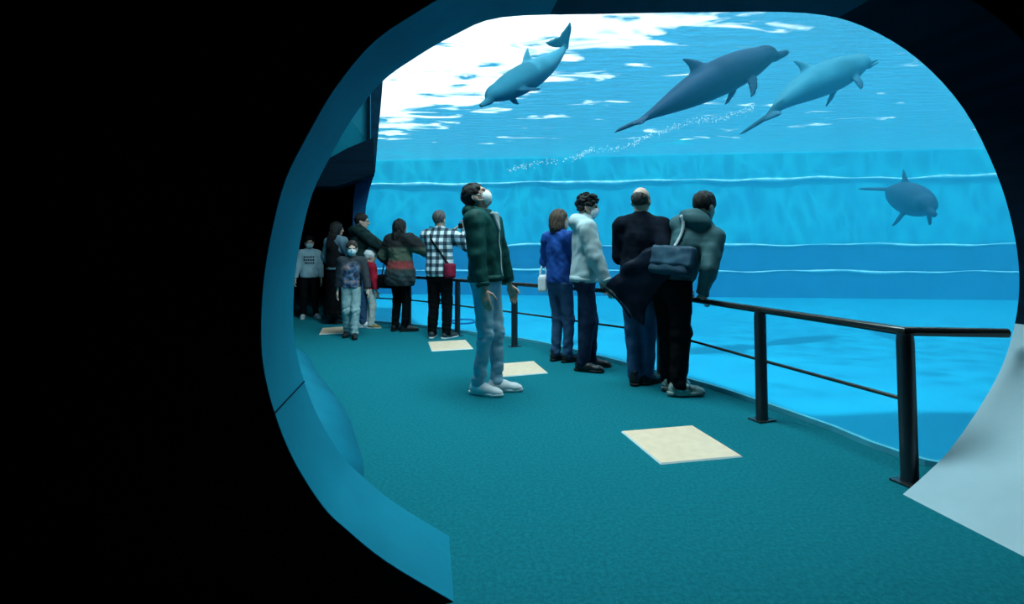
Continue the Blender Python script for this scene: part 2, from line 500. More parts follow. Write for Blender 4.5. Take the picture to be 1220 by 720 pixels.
# dark enclosure: room behind the camera, corridor, ceilings
def wall_box(name, a, b, z0, z1, th, material, label):
    a, b = Vector(a), Vector(b)
    t = (b - a).normalized(); nn = Vector((-t.y, t.x)) * th
    P = [a, b, b + nn, a + nn]
    V = [(p.x, p.y, z0) for p in P] + [(p.x, p.y, z1) for p in P]
    F = [(3, 2, 1, 0), (4, 5, 6, 7), (0, 1, 5, 4), (1, 2, 6, 5), (2, 3, 7, 6), (3, 0, 4, 7)]
    return struct(mesh_obj(name, V, F, material), label, 'wall')
wall_box('wall_room_right', (4.5, -3.1), (4.5, 2.98), 0, 5.6, -0.1, M_black, 'black side wall of the dark room')
wall_box('wall_room_back', (-4.6, -3.1), (4.5, -3.1), 0, 5.6, -0.1, M_black, 'black back wall of the dark room')
wall_box('wall_room_left', (-8.9, 2), (-4.6, -3.1), 0, 5.6, -0.1, M_black, 'black slanted wall of the dark room')
wall_box('wall_corridor_left', (-8.9, 2), (-8.9, 13.1), 0, 5.6, 0.1, M_dark_wall, 'black outer wall of the dark corridor')
wall_box('wall_corridor_back', (-8.9, 13.1), (-4.4, 13.1), 0, 5.6, 0.1, M_dark_wall, 'black end wall of the dark corridor')
wall_box('wall_corridor_right', (-2.70, 8.74), (-4.42, 13.1), -0.6, 5.6, -0.06, M_dark_wall, 'black wall between the corridor and the tank')
wall_box('wall_tank_corner', (-9.2, 13.24), (-4.3, 13.24), -0.6, 5.6, 0.06, M_poolwall, 'light blue tank wall behind the corridor')
cp = [(p.x, p.y) for p in offset_line(GLASS, 0.06)] + [(4.6, 3.02), (4.6, -3.2), (-4.6, -3.2), (-9, 2), (-9, 13.2), (-4.4, 13.2), (-2.68, 8.72)]
n = len(cp)
V = [(x, y, 5.58) for x, y in cp] + [(x, y, 5.75) for x, y in cp]
F = [tuple(range(n)), tuple(range(2 * n - 1, n - 1, -1))] + [(i, (i + 1) % n, n + (i + 1) % n, n + i) for i in range(n)]
struct(mesh_obj('ceiling', V, F, M_dark_wall), 'black ceiling above the gallery', 'ceiling')

# window frame at the far end: upper mullion, bowed lower column, bulkhead over the corridor, blue cove panel
def slab_px(pts, depth, thick, name, material, label, cat='trim'):
    """outline given in the photograph, standing at its own distance, with thickness"""
    A = [at_depth(x, y, depth) for x, y in pts]
    A = [Vector((p.x, p.y, max(p.z, 0))) for p in A]
    B = [p + Vector((p.x, p.y, 0)).normalized() * thick for p in A]
    n = len(A)
    F = [tuple(range(n)), tuple(range(2 * n - 1, n - 1, -1))] + [(i, (i + 1) % n, n + (i + 1) % n, n + i) for i in range(n)]
    return struct(mesh_obj(name, A + B, F, material), label, cat)
slab_px([(437, 20), (441, 20), (441, 208), (437, 208)], 8.28, 0.18, 'trim_3', M_dark_panel, 'dark outer mullion at the far end of the window')
slab_px([(442, 20), (461, 20), (455, 110), (450, 165), (447, 204), (442, 208)], 8.34, 0.14, 'trim_4', mat('navy frame', (0.004, 0.035, 0.07), rough=0.8, spec=.05, var=0.2), 'navy inner mullion at the far end of the window')
slab_px([(426, 200), (447, 203), (441, 222), (436, 245), (434, 275), (434, 330), (436, 392), (424, 392), (421, 330), (420, 275), (421, 240)], 8.55, 0.2, 'trim_5', mat('blue column paint', (0.008, 0.07, 0.18), rough=0.7, spec=.1, var=0.2), 'bowed dark blue column at the far end of the window')
slab_px([(330, 222), (330, 205), (365, 200), (395, 187), (415, 176), (445, 164), (446, 205), (432, 212), (400, 222)], 8.0, 0.5, 'trim_6', M_dark_panel, 'dark streaked bulkhead over the corridor entrance')
A = [at_depth(320, 20, 8.0), at_depth(441, 20, 8.45), at_depth(441, 172, 8.55), at_depth(320, 222, 8.45)]
B = [p + Vector((0, 0.06, 0)) for p in A]
struct(mesh_obj('trim_7', A + B, [(0, 1, 2, 3), (7, 6, 5, 4), (0, 1, 5, 4), (1, 2, 6, 5), (2, 3, 7, 6), (3, 0, 4, 7)], M_blue_panel), 'blue cove panel above the bulkhead', 'trim')

# ------------------------------------------------------------------ floor tiles
TILES = [([(740, 515), (825, 508), (885, 545), (787, 554)], 'cream square floor tile closest to the rounded opening'),
         ([(585, 435), (636, 431), (653, 445), (594, 450)], 'cream square floor tile beside the feet of the man in the green jacket'),
         ([(510, 408), (555, 405.5), (564, 416), (514, 419)], 'cream square floor tile by the shoes of the man in the checked shirt'),
         ([(384, 391.5), (412, 389.5), (416, 397.5), (380, 399)], 'cream square floor tile behind the walking boy')]
for px, lab in TILES:
    g = [ground(x, y) for x, y in px]
    c = sum(g, Vector()) / 4
    V = [(p.x - c.x, p.y - c.y, 0.0) for p in g] + [((p.x - c.x) * .975, (p.y - c.y) * .975, 0.008) for p in g]
    o = mesh_obj('floor_tile', V, [(3, 2, 1, 0), (4, 5, 6, 7), (0, 1, 5, 4), (1, 2, 6, 5), (2, 3, 7, 6), (3, 0, 4, 7)], M_tile)
    o.data.materials.append(M_tile_edge)
    for p in o.data.polygons:
        if abs(p.normal.z) < 0.9: p.material_index = 1
    o.location = c
    tag(o, lab, 'floor tile', 'cream floor tiles along the gallery')

# ------------------------------------------------------------------ railing
RZ, MZ = 0.775, 0.42
PX = [(1084, 575), (908, 501), (788, 452), (693, 430), (613, 413), (545, 400), (487, 390)]
posts = [ground(x, y) for x, y in PX]
end_r = on_plane(1200, 397, Vector((0, 0, RZ)), Vector((0, 0, 1)))
tail_end = Vector((-2.5, 8.42, 0))
rr = empty('railing', posts[0])
tag(rr, 'dark metal railing with round handrail and thin mid rail along the tank window', 'railing')
for i, p in enumerate(posts):
    V, F = tube_mesh([(p.x, p.y, 0.012), (p.x, p.y, 0.03), (p.x, p.y, RZ - 0.05), (p.x, p.y, RZ - 0.012)], [0.043, 0.040, 0.040, 0.036], 20)
    o = part_of(mesh_obj('post', V, F, M_steel, smooth=True), rr); split_sharp(o, 50)
    bm = bmesh.new()
    rot = Matrix.Rotation(D2R(20), 3, 'Z')
    box_bm(bm, (p.x, p.y, 0.006), (0.15, 0.11, 0.012), rot, 0.003)
    q = part_of(bm_obj('base_plate', bm, M_rail), rr)
    for sx in (-1, 1):
        for sy in (-1, 1):
            w_ = rot @ Vector((0.058 * sx, 0.038 * sy, 0))
            V, F = tube_mesh([(p.x + w_.x, p.y + w_.y, 0.012), (p.x + w_.x, p.y + w_.y, 0.021)], 0.008, 6)
            if i < 3:
                b_ = mesh_obj('bolt', V, F, M_rail)
                b_.parent = q; b_.matrix_parent_inverse = Matrix.Translation(-Vector(rr.location))
path = [Vector((p.x, p.y, RZ)) for p in posts + [tail_end]]
hand = [end_r] + [path[0] + (end_r - path[0]).normalized() * 0.06, path[0], path[0] + (path[1] - path[0]).normalized() * .06] + catmull(path, 5)[1:]
V, F = tube_mesh(hand, 0.024, 14)
split_sharp(part_of(mesh_obj('handrail', V, F, M_rail, smooth=True), rr), 40)
V, F = tube_mesh([Vector((p.x, p.y, MZ)) for p in catmull(path, 5)], 0.011, 10)
split_sharp(part_of(mesh_obj('mid_rail', V, F, M_rail, smooth=True), rr), 40)

# drain ring on the tank floor
c = ground(552, 384, TFLOOR)
V, F = tube_mesh([(c.x + .30 * math.cos(a), c.y + .38 * math.sin(a), TFLOOR + .02) for a in np.linspace(0, 2 * math.pi, 33)[:-1]], 0.025, 6, closed=True)
tag(mesh_obj('drain_ring', V, F, M_poolband, smooth=True), 'dark drain ring on the tank floor seen past the railing', 'drain')

# ------------------------------------------------------------------ smooth solids (distance fields turned into meshes)
def nv(p): return np.array(p, dtype=np.float32)

class Solid:
    """union of soft primitives, cut by planes, meshed as one continuous surface"""
    def __init__(self, lo, hi, h):
        self.h = h
        self.lo = nv(lo)
        self.n = np.maximum(np.ceil((nv(hi) - self.lo) / h).astype(int) + 1, 4)
        self.A = np.full(tuple(self.n), 0.5, dtype=np.float32)
    def _slice(self, lo, hi):
        i0 = np.clip(np.floor((nv(lo) - self.lo) / self.h).astype(int), 0, self.n)
        i1 = np.clip(np.ceil((nv(hi) - self.lo) / self.h).astype(int) + 1, 0, self.n)
        if np.any(i1 <= i0): return None, None
        ax = [self.lo[a] + self.h * np.arange(i0[a], i1[a], dtype=np.float32) for a in range(3)]
        sl = tuple(slice(i0[a], i1[a]) for a in range(3))
        P = (ax[0][:, None, None], ax[1][None, :, None], ax[2][None, None, :])
        return sl, P
    def _mix(self, sl, d, k, op):
        a = self.A[sl]
        if op == 'sub':
            hh = np.clip(0.5 - 0.5 * (a + d) / k, 0, 1)
            self.A[sl] = a * (1 - hh) + (-d) * hh + k * hh * (1 - hh)
        elif op == 'and':
            self.A[sl] = np.maximum(a, d)
        else:
            hh = np.clip(0.5 + 0.5 * (a - d) / k, 0, 1)
            self.A[sl] = a * (1 - hh) + d * hh - k * hh * (1 - hh)
    def cone(self, a, b, r1, r2, k=0.02, op='add', sq=None):
        """tapered capsule; sq = (axis vector, factor) flattens it along an axis"""
        a, b = nv(a), nv(b)
        R = max(r1, r2) * (1 if sq is None else max(1, sq[1])) + k + 3 * self.h
        sl, P = self._slice(np.minimum(a, b) - R, np.maximum(a, b) + R)
        if sl is None: return self
        ab = b - a
        L2 = float(ab @ ab) + 1e-9
        q = [P[i] - a[i] for i in range(3)]
        t = np.clip((q[0] * ab[0] + q[1] * ab[1] + q[2] * ab[2]) / L2, 0, 1)
        w = [q[i] - t * ab[i] for i in range(3)]
        if sq is not None:
            ax, f = nv(sq[0]), sq[1]
            ax = ax / np.linalg.norm(ax)
            dt = w[0] * ax[0] + w[1] * ax[1] + w[2] * ax[2]
            w = [w[i] + ax[i] * dt * (1 / f - 1) for i in range(3)]
        d = np.sqrt(w[0] ** 2 + w[1] ** 2 + w[2] ** 2) - (r1 + t * (r2 - r1))
        if sq is not None and sq[1] < 1: d = d * max(sq[1], 0.6)
        self._mix(sl, d, k, op)
        return self
    def chain(self, pts, rs, k=0.02, sq=None):
        for i in range(len(pts) - 1):
            self.cone(pts[i], pts[i + 1], rs[i], rs[i + 1], k, 'add', sq)
        return self
    def ell(self, c, r, R=None, k=0.02, op='add'):
        c = nv(c); r = nv(r)
        m = float(max(r)) + k + 3 * self.h
        sl, P = self._slice(c - m, c + m)
        if sl is None: return self
        q = [P[i] - c[i] for i in range(3)]
        if R is not None:
            q = [R[0][j] * q[0] + R[1][j] * q[1] + R[2][j] * q[2] for j in range(3)]   # transpose(R) @ q
        k0 = np.sqrt((q[0] / r[0]) ** 2 + (q[1] / r[1]) ** 2 + (q[2] / r[2]) ** 2)
        k1 = np.sqrt((q[0] / r[0] ** 2) ** 2 + (q[1] / r[1] ** 2) ** 2 + (q[2] / r[2] ** 2) ** 2) + 1e-6
        self._mix(sl, k0 * (k0 - 1) / k1, k, op)
        return self
    def box(self, c, half, R=None, rad=0.01, k=0.01, op='add'):
        c = nv(c); half = nv(half)
        m = float(np.linalg.norm(half)) + k + 3 * self.h
        sl, P = self._slice(c - m, c + m)
        if sl is None: return self
        q = [P[i] - c[i] for i in range(3)]
        if R is not None:
            q = [R[0][j] * q[0] + R[1][j] * q[1] + R[2][j] * q[2] for j in range(3)]
        q = [np.abs(q[i]) - (half[i] - rad) for i in range(3)]
        d = np.sqrt(sum(np.maximum(v, 0) ** 2 for v in q)) + np.minimum(np.maximum(np.maximum(q[0], q[1]), q[2]), 0) - rad
        self._mix(sl, d, k, op)
        return self
    def prism(self, poly, M, th0, th1, k=0.02, edge=0.08):
        """flat blade: 2-D outline (in the x,y of matrix M), half thickness th1 at its middle, th0 at its rim"""
        M = np.array(M, dtype=np.float32); Mi = np.linalg.inv(M)
        poly = np.array(poly, dtype=np.float32)
        w3 = [(M @ np.array([p[0], p[1], s * th1, 1], dtype=np.float32))[:3] for p in poly for s in (-1, 1)]
        lo = np.min(w3, 0) - k - 3 * self.h; hi = np.max(w3, 0) + k + 3 * self.h
        sl, P = self._slice(lo, hi)
        if sl is None: return self
        x = Mi[0, 0] * P[0] + Mi[0, 1] * P[1] + Mi[0, 2] * P[2] + Mi[0, 3]
        y = Mi[1, 0] * P[0] + Mi[1, 1] * P[1] + Mi[1, 2] * P[2] + Mi[1, 3]
        z = Mi[2, 0] * P[0] + Mi[2, 1] * P[1] + Mi[2, 2] * P[2] + Mi[2, 3]
        d2 = np.full(x.shape, 1e9, dtype=np.float32); s = np.ones(x.shape, dtype=np.float32)
        n = len(poly)
        for i in range(n):
            a = poly[i]; b = poly[i - 1]
            e = b - a
            wx, wy = x - a[0], y - a[1]
            t = np.clip((wx * e[0] + wy * e[1]) / float(e @ e), 0, 1)
            d2 = np.minimum(d2, (wx - e[0] * t) ** 2 + (wy - e[1] * t) ** 2)
            c1 = y >= a[1]; c2 = y < b[1]; c3 = e[0] * wy > e[1] * wx
            flip = (c1 & c2 & c3) | (~c1 & ~c2 & ~c3)
            s = np.where(flip, -s, s)
        d2 = s * np.sqrt(d2)
        th = th0 + (th1 - th0) * np.clip(-d2 / edge, 0, 1)
        self._mix(sl, np.maximum(d2, np.abs(z) - th) * 0.8, k, 'add')
        return self
    def cut(self, p, n, soft=0.0):
        """keep the side the normal points away from"""
        n = nv(n); n = n / np.linalg.norm(n); p = nv(p)
        sl, P = self._slice(self.lo - 1, self.lo + self.n * self.h + 1)
        d = (P[0] - p[0]) * n[0] + (P[1] - p[1]) * n[1] + (P[2] - p[2]) * n[2]
        self.A = np.maximum(self.A, d.astype(np.float32))
        return self
    def noise(self, amp, freq, seed=0, mask=None, stretch=(1, 1, 1)):
        """cloth folds / hair locks"""
        rnd = np.random.RandomState(seed)
        sl, P = self._slice(self.lo - 1, self.lo + self.n * self.h + 1)
        acc = 0
        for j in range(4):
            v = rnd.normal(size=3); v /= np.linalg.norm(v)
            f = freq * (1 + 0.5 * j)
            v = v * f * np.array(stretch)
            ph = rnd.uniform(0, 6.28)
            w = rnd.normal(size=3) * freq * 0.5
            acc = acc + np.sin(P[0] * v[0] + P[1] * v[1] + P[2] * v[2] + ph + 1.3 * np.sin(P[0] * w[0] + P[1] * w[1] + P[2] * w[2])) / (1 + 0.4 * j)
        acc = (acc * amp / 2).astype(np.float32)
        if mask is not None: acc = acc * mask(P)
        self.A = self.A + acc
        return self
    def mesh(self):
        A = self.A
        A = np.pad(A, 1, constant_values=0.5)
        ins = A < 0
        c = [A[i:A.shape[0] - 1 + i, j:A.shape[1] - 1 + j, k:A.shape[2] - 1 + k] for i in (0, 1) for j in (0, 1) for k in (0, 1)]
        cnt = sum((x < 0).astype(np.int8) for x in c)
        act = (cnt > 0) & (cnt < 8)
        ids = np.full(act.shape, -1, dtype=np.int32)
        N_ = int(act.sum()); ids[act] = np.arange(N_)
        cv = np.stack([x[act] for x in c], 1)
        corner = np.array([(i, j, k) for i in (0, 1) for j in (0, 1) for k in (0, 1)], dtype=np.float32)
        acc = np.zeros((N_, 3), np.float32); num = np.zeros(N_, np.float32)
        for a in range(8):
            for b in range(a + 1, 8):
                if np.abs(corner[a] - corner[b]).sum() != 1: continue
                va, vb = cv[:, a], cv[:, b]
                m = (va < 0) != (vb < 0)
                t = np.where(m, va / np.where(m, va - vb, 1), 0)
                acc += m[:, None] * (corner[a] + t[:, None] * (corner[b] - corner[a])); num += m
        base = np.argwhere(act).astype(np.float32)
        V = (base + acc / num[:, None] - 1) * self.h + self.lo
        Fs = []
        for ax in range(3):
            o1, o2 = (ax + 1) % 3, (ax + 2) % 3
            sl0 = [slice(None)] * 3; sl1 = [slice(None)] * 3
            sl0[ax] = slice(0, -1); sl1[ax] = slice(1, None)
            ch = ins[tuple(sl0)] != ins[tuple(sl1)]
            idx = np.argwhere(ch)
            ok = (idx[:, o1] > 0) & (idx[:, o2] > 0) & (idx[:, o1] < A.shape[o1] - 1) & (idx[:, o2] < A.shape[o2] - 1)
            idx = idx[ok]
            s0 = ins[tuple(idx.T)]
            def cell(d1, d2):
                q = idx.copy(); q[:, o1] += d1; q[:, o2] += d2
                return ids[tuple(q.T)]
            quad = np.stack([cell(-1, -1), cell(0, -1), cell(0, 0), cell(-1, 0)], 1)
            quad[~s0] = quad[~s0][:, ::-1]
            Fs.append(quad)
        return V, np.concatenate(Fs)

def solid_mesh(name, solids, smooth=True):
    if isinstance(solids, Solid): solids = [solids]
    Vs, Fs, off = [], [], 0
    for s in solids:
        v, f = s.mesh() if isinstance(s, Solid) else s
        Vs.append(v); Fs.append(np.asarray(f) + off); off += len(v)
    V = np.concatenate(Vs).astype(np.float32); F = np.concatenate(Fs).astype(np.int32)
    me = bpy.data.meshes.new(name)
    me.vertices.add(len(V)); me.vertices.foreach_set('co', V.ravel())
    me.loops.add(F.size); me.loops.foreach_set('vertex_index', F.ravel())
    me.polygons.add(len(F))
    me.polygons.foreach_set('loop_start', np.arange(0, F.size, 4, dtype=np.int32))
    try: me.polygons.foreach_set('loop_total', np.full(len(F), 4, dtype=np.int32))
    except Exception: pass
    me.polygons.foreach_set('use_smooth', np.ones(len(F), dtype=bool))
    me.update(calc_edges=True); me.validate()
    return me

def solid_obj(name, solids, material, parent=None):
    me = solid_mesh(name, solids)
    if material: me.materials.append(material)
    return link(bpy.data.objects.new(name, me), parent)

# ------------------------------------------------------------------ dolphins
def dolphin_material(name, back, belly):
    m = bpy.data.materials.new(name); m.use_nodes = True
    nt = m.node_tree; L = nt.links.new
    b = nt.nodes['Principled BSDF']; b.inputs['Roughness'].default_value = 0.6; b.inputs['Specular IOR Level'].default_value = 0.12
    tc = nt.nodes.new('ShaderNodeTexCoord'); sp = nt.nodes.new('ShaderNodeSeparateXYZ'); L(tc.outputs['Object'], sp.inputs[0])
    nz = nt.nodes.new('ShaderNodeTexNoise'); nz.inputs['Scale'].default_value = 2.0; L(tc.outputs['Object'], nz.inputs['Vector'])
    ad = nt.nodes.new('ShaderNodeMath'); ad.operation = 'MULTIPLY_ADD'; ad.inputs[1].default_value = 0.18; L(nz.outputs['Fac'], ad.inputs[0]); L(sp.outputs['Z'], ad.inputs[2])
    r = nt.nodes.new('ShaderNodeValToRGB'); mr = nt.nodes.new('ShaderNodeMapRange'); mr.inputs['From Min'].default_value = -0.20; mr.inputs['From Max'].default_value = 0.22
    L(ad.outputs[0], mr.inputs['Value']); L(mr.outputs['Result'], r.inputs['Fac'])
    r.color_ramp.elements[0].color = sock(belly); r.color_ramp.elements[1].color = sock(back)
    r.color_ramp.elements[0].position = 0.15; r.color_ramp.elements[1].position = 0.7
    L(r.outputs['Color'], b.inputs['Base Color'])
    return m

def make_dolphin(name, material, bend_v=0.0, bend_h=0.0, tail_v=0.0, flip_open=0.6, h=0.026, fluke_pitch=0.0):
    """body along +X (beak forward), dorsal +Z, about 2.5 m long; bends curve the spine"""
    s = Solid((-1.75, -0.75, -0.85), (1.45, 0.75, 0.95), h)
    xs = np.array([1.02, 0.82, 0.62, 0.40, 0.15, -0.12, -0.40, -0.66, -0.88, -1.05, -1.17])
    rr = np.array([0.085, 0.155, 0.205, 0.235, 0.245, 0.232, 0.195, 0.145, 0.098, 0.062, 0.042])
    def spine(x):
        x = np.asarray(x, dtype=float)
        t = np.clip(-x, 0, 2)
        return np.stack([x, bend_h * x * x, bend_v * x * x * np.where(x > 0, 0.4, 1.0) + tail_v * t ** 3], -1)
    # smooth profile: many short segments with interpolated radius
    tt = np.linspace(xs[0], xs[-1], 46)
    order = np.argsort(xs)
    X_, R_ = xs[order], rr[order]
    def prof(x):
        i = int(np.clip(np.searchsorted(X_, x) - 1, 0, len(X_) - 2)); h_ = X_[i + 1] - X_[i]; u = (x - X_[i]) / h_
        m0 = (R_[i + 1] - R_[max(i - 1, 0)]) / (X_[i + 1] - X_[max(i - 1, 0)]); m1 = (R_[min(i + 2, len(X_) - 1)] - R_[i]) / (X_[min(i + 2, len(X_) - 1)] - X_[i])
        return (2*u**3-3*u**2+1)*R_[i] + (u**3-2*u**2+u)*h_*m0 + (-2*u**3+3*u**2)*R_[i+1] + (u**3-u**2)*h_*m1
    P = spine(tt); Q = np.array([prof(x) for x in tt]) * 1.06
    for i in range(len(tt) - 1):
        s.cone(P[i], P[i + 1], Q[i], Q[i + 1], k=0.004)
    hd = spine(0.95)
    s.ell(spine(0.90) + (0, 0, 0.035), (0.17, 0.13, 0.125), k=0.06)                       # melon
    b0, b1 = spine(1.06) + (0, 0, -0.045), spine(1.28) + (0, 0, -0.055)
    s.cone(b0, b1, 0.062, 0.034, k=0.035)                                              # upper beak
    s.cone(b0 + (0, 0, -0.03), b1 + (-0.005, 0, -0.022), 0.055, 0.028, k=0.02)             # lower jaw
    s.box((b0 + b1) / 2 + (0.03, 0, -0.018), (0.12, 0.07, 0.004), rad=0.003, k=0.006, op='sub')   # mouth line
    for sy in (-1, 1):
        s.ell(spine(0.84) + (0, 0.135 * sy, 0.0), (0.022, 0.014, 0.016), k=0.01)           # eye bulges
    # dorsal fin, swept back
    d0 = spine(-0.10)
    M = np.eye(4); M[:3, 0] = (1, 0, 0); M[:3, 1] = (0, 0, 1); M[:3, 2] = (0, -1, 0); M[:3, 3] = d0 + (0, 0, 0.19)
    s.prism([(0.22, -0.06), (0.12, 0.06), (0.00, 0.17), (-0.12, 0.25), (-0.23, 0.285), (-0.185, 0.22), (-0.16, 0.13), (-0.17, 0.04), (-0.22, -0.06)], M, 0.006, 0.034, k=0.035, edge=0.07)
    # pectoral fins
    for sy in (-1, 1):
        c = spine(0.48) + (0, 0.15 * sy, -0.13)
        out = np.array((-0.45, sy * math.cos(flip_open), -math.sin(flip_open))); out /= np.linalg.norm(out)
        fw = np.array((1.0, 0, 0)); fw = fw - out * (fw @ out); fw /= np.linalg.norm(fw)
        M = np.eye(4); M[:3, 0] = out; M[:3, 1] = fw; M[:3, 2] = np.cross(out, fw); M[:3, 3] = c
        s.prism([(-0.06, 0.09), (0.10, 0.085), (0.24, 0.05), (0.36, -0.02), (0.42, -0.09), (0.33, -0.085), (0.20, -0.075), (0.08, -0.08), (-0.06, -0.07)], M, 0.006, 0.026, k=0.03, edge=0.05)
    # flukes
    e = spine(-1.17); tdir = spine(-1.17) - spine(-1.05); tdir /= np.linalg.norm(tdir)
    side = np.array((0, 1.0, 0)); side -= tdir * (side @ tdir); side /= np.linalg.norm(side)
    upv = np.cross(tdir, side)
    if upv[2] < 0: upv = -upv
    tdir = tdir * math.cos(fluke_pitch) + upv * math.sin(fluke_pitch)
    M = np.eye(4); M[:3, 0] = tdir; M[:3, 1] = side; M[:3, 2] = np.cross(tdir, side); M[:3, 3] = e
    half = [(-0.08, 0.0), (-0.02, 0.07), (0.06, 0.19), (0.15, 0.30), (0.25, 0.37), (0.28, 0.36), (0.26, 0.27), (0.235, 0.17), (0.225, 0.09), (0.19, 0.015)]
    half = [(x * 1.15, y * 1.2) for x, y in half]
    poly = half + [(x, -y) for x, y in half[::-1][:-1]]
    s.prism(poly, M, 0.006, 0.028, k=0.03, edge=0.06)
    o = solid_obj(name, s, material)
    return o

def frame_from(fwd, up):
    f = Vector(fwd).normalized(); u = Vector(up); s_ = u.cross(f).normalized(); u = f.cross(s_).normalized()
    return Matrix((f, s_, u)).transposed()

def put_dolphin(o, center, fwd, up, scale):
    o.matrix_world = Matrix.Translation(center) @ frame_from(fwd, up).to_4x4() @ Matrix.Scale(scale, 4)

M_dol_dark = dolphin_material('grey dolphin skin', (0.004, 0.032, 0.075), (0.010, 0.05, 0.10))
M_dol_lit = dolphin_material('top-lit dolphin skin', (0.03, 0.20, 0.29), (0.012, 0.09, 0.16))  # back lighter than belly: light from above is in the colour
# 1: diving towards us, beak lower left, tail high
a = at_depth(570, 124, 7.3); b = at_depth(684, 60, 8.3)
o = make_dolphin('dolphin', M_dol_lit, bend_v=0.03, tail_v=0.07, flip_open=0.7, fluke_pitch=1.35)
put_dolphin(o, (a + b) / 2, a - b, Vector((-0.45, -0.15, .9)), (a - b).length / 2.62)
tag(o, 'pale grey dolphin diving under the bright white ripples, tail raised', 'dolphin', 'dolphins in the tank')
# 2: dark one in profile
a = at_depth(940, 56, 7.6); b = at_depth(752, 149, 7.2)
o = make_dolphin('dolphin', M_dol_dark, bend_v=-0.07, tail_v=0.03, flip_open=1.1)
put_dolphin(o, (a + b) / 2 + Vector((0, 0, .06)), a - b, Vector((-0.25, -0.15, 1)), (a - b).length / 2.74)
tag(o, 'dark grey dolphin rising beak first towards the surface', 'dolphin', 'dolphins in the tank')
# 3: pale one beside it
a = at_depth(1040, 68, 8.6); b = at_depth(908, 127, 7.9)
o = make_dolphin('dolphin', M_dol_lit, bend_v=-0.05, tail_v=-0.05, flip_open=1.0)
put_dolphin(o, (a + b) / 2, a - b, Vector((-0.3, 0.05, 1)), (a - b).length / 2.5)
tag(o, 'pale dolphin swimming behind the dark one just below the surface', 'dolphin', 'dolphins in the tank')
# 4: turning towards us near the far wall
a = at_depth(1113, 249, 8.7); b = at_depth(1056, 225, 11.3)
o = make_dolphin('dolphin', M_dol_dark, bend_v=-0.03, tail_v=0.02, flip_open=1.25)
put_dolphin(o, (a + b) / 2, a - b, Vector((-0.1, -0.25, 1)), (a - b).length / 2.5)
tag(o, 'shadowy dolphin alone in front of the far tank wall', 'dolphin', 'dolphins in the tank')

# wavy reflection in the water surface, added as a string of pale beads
path = catmull([at_depth(x, y, 9.2) for x, y in ((606, 204), (636, 195), (686, 188), (703, 179), (741, 176), (766, 165), (792, 156), (826, 144), (855, 143), (876, 135), (897, 131))], 8)
bm = bmesh.new()
rnd = random.Random(5)
for i in range(520):
    t = rnd.random() * (len(path) - 1.001); k = int(t)
    c = path[k].lerp(path[k + 1], t - k) + Vector((rnd.gauss(0, .02), rnd.gauss(0, .12), rnd.gauss(0, .022)))
    bmesh.ops.create_icosphere(bm, subdivisions=1, radius=rnd.uniform(.004, .013), matrix=Matrix.Translation(c))
tag(bm_obj('reflection_trail', bm, mat('reflection beads', (.70, .90, .95), rough=.3, var=.05), None, True), 'thin pale line of reflection beads rising behind the pair of dolphins', 'bubbles', kind='stuff')

# ------------------------------------------------------------------ people
from mathutils.bvhtree import BVHTree
def rotm(axis, a):
    return np.array(Matrix.Rotation(a, 3, axis))
def unit(v):
    v = np.asarray(v, dtype=float); return v / (np.linalg.norm(v) + 1e-9)
def two_bone(a, tgt, l1, l2, hint):
    a = np.array(a, float); tgt = np.array(tgt, float)
    d = tgt - a; L_ = np.linalg.norm(d); L_ = max(L_, 1e-4)
    mx_ = (l1 + l2) * 0.998
    if L_ > mx_: tgt = a + d / L_ * mx_; d = tgt - a; L_ = mx_
    x = (l1 * l1 - l2 * l2 + L_ * L_) / (2 * L_)
    hgt = math.sqrt(max(l1 * l1 - x * x, 0))
    u = d / L_; hv = np.array(hint, float); hv = hv - u * (hv @ u)
    hv = unit(hv)
    return a + u * x + hv * hgt, tgt
def tf(vf, R, t):
    v, f = vf
    return (v @ np.array(R, dtype=np.float32).T + np.array(t, dtype=np.float32), f)

SKIN = {}
def skin(tone):
    return mat('skin tone %d' % tone, [(0.56, 0.36, 0.27), (0.48, 0.29, 0.21), (0.62, 0.42, 0.33)][tone], rough=0.55, var=0.08, vscale=20)
def cloth(name, c, var=0.18, rough=0.85, bump=0.09, c2=None, vscale=9):
    return mat(name, c, rough=rough, spec=0.10, var=var, vscale=vscale, bump=bump, bscale=320, color2=c2)
def hair_mat(name, c):
    return mat(name, c, rough=0.6, spec=0.35, var=0.45, vscale=45, bump=0.6, bscale=160, mscale=(1, 1, 0.35))
M_mask_white = mat('white face mask', (0.86, 0.88, 0.88), rough=0.8, var=0.04, bump=0.1, bscale=300)
M_mask_blue = mat('pale blue face mask', (0.55, 0.75, 0.80), rough=0.8, var=0.04, bump=0.1, bscale=300)
M_eye = mat('dark eye', (0.02, 0.012, 0.01), rough=0.2, var=0.1)

def head_mesh(hs, neck_local):
    s = Solid((-.12, -.15, -.24), (.12, .16, .16), 0.007)
    s.ell((0, -.012, .02), (.076, .097, .097), k=0.02)
    s.ell((0, .022, -.045), (.061, .071, .078), k=0.03)
    s.ell((0, .058, -.098), (.028, .026, .022), k=0.025)
    s.cone((0, .088, .008), (0, .108, -.032), .009, .014, k=0.014)
    for sx in (-1, 1):
        s.ell((.024 * sx, .094, -.036), (.009, .009, .008), k=0.008)
        s.ell((.031 * sx, .094, -.006), (.018, .013, .011), k=0.008, op='sub')
        s.ell((.076 * sx, -.012, -.018), (.012, .022, .034), rotm('Z', 0.3 * sx), k=0.008)
        s.cone((.014 * sx, .092, .014), (.046 * sx, .078, .016), .008, .007, k=0.012)
    s.ell((0, .090, -.068), (.022, .010, .006), k=0.006)
    s.ell((0, .088, -.078), (.019, .010, .006), k=0.006)
    s.cone((0, -.022, -.06), neck_local, .054, .060, k=0.03)
    v, f = s.mesh()
    return v * hs, f

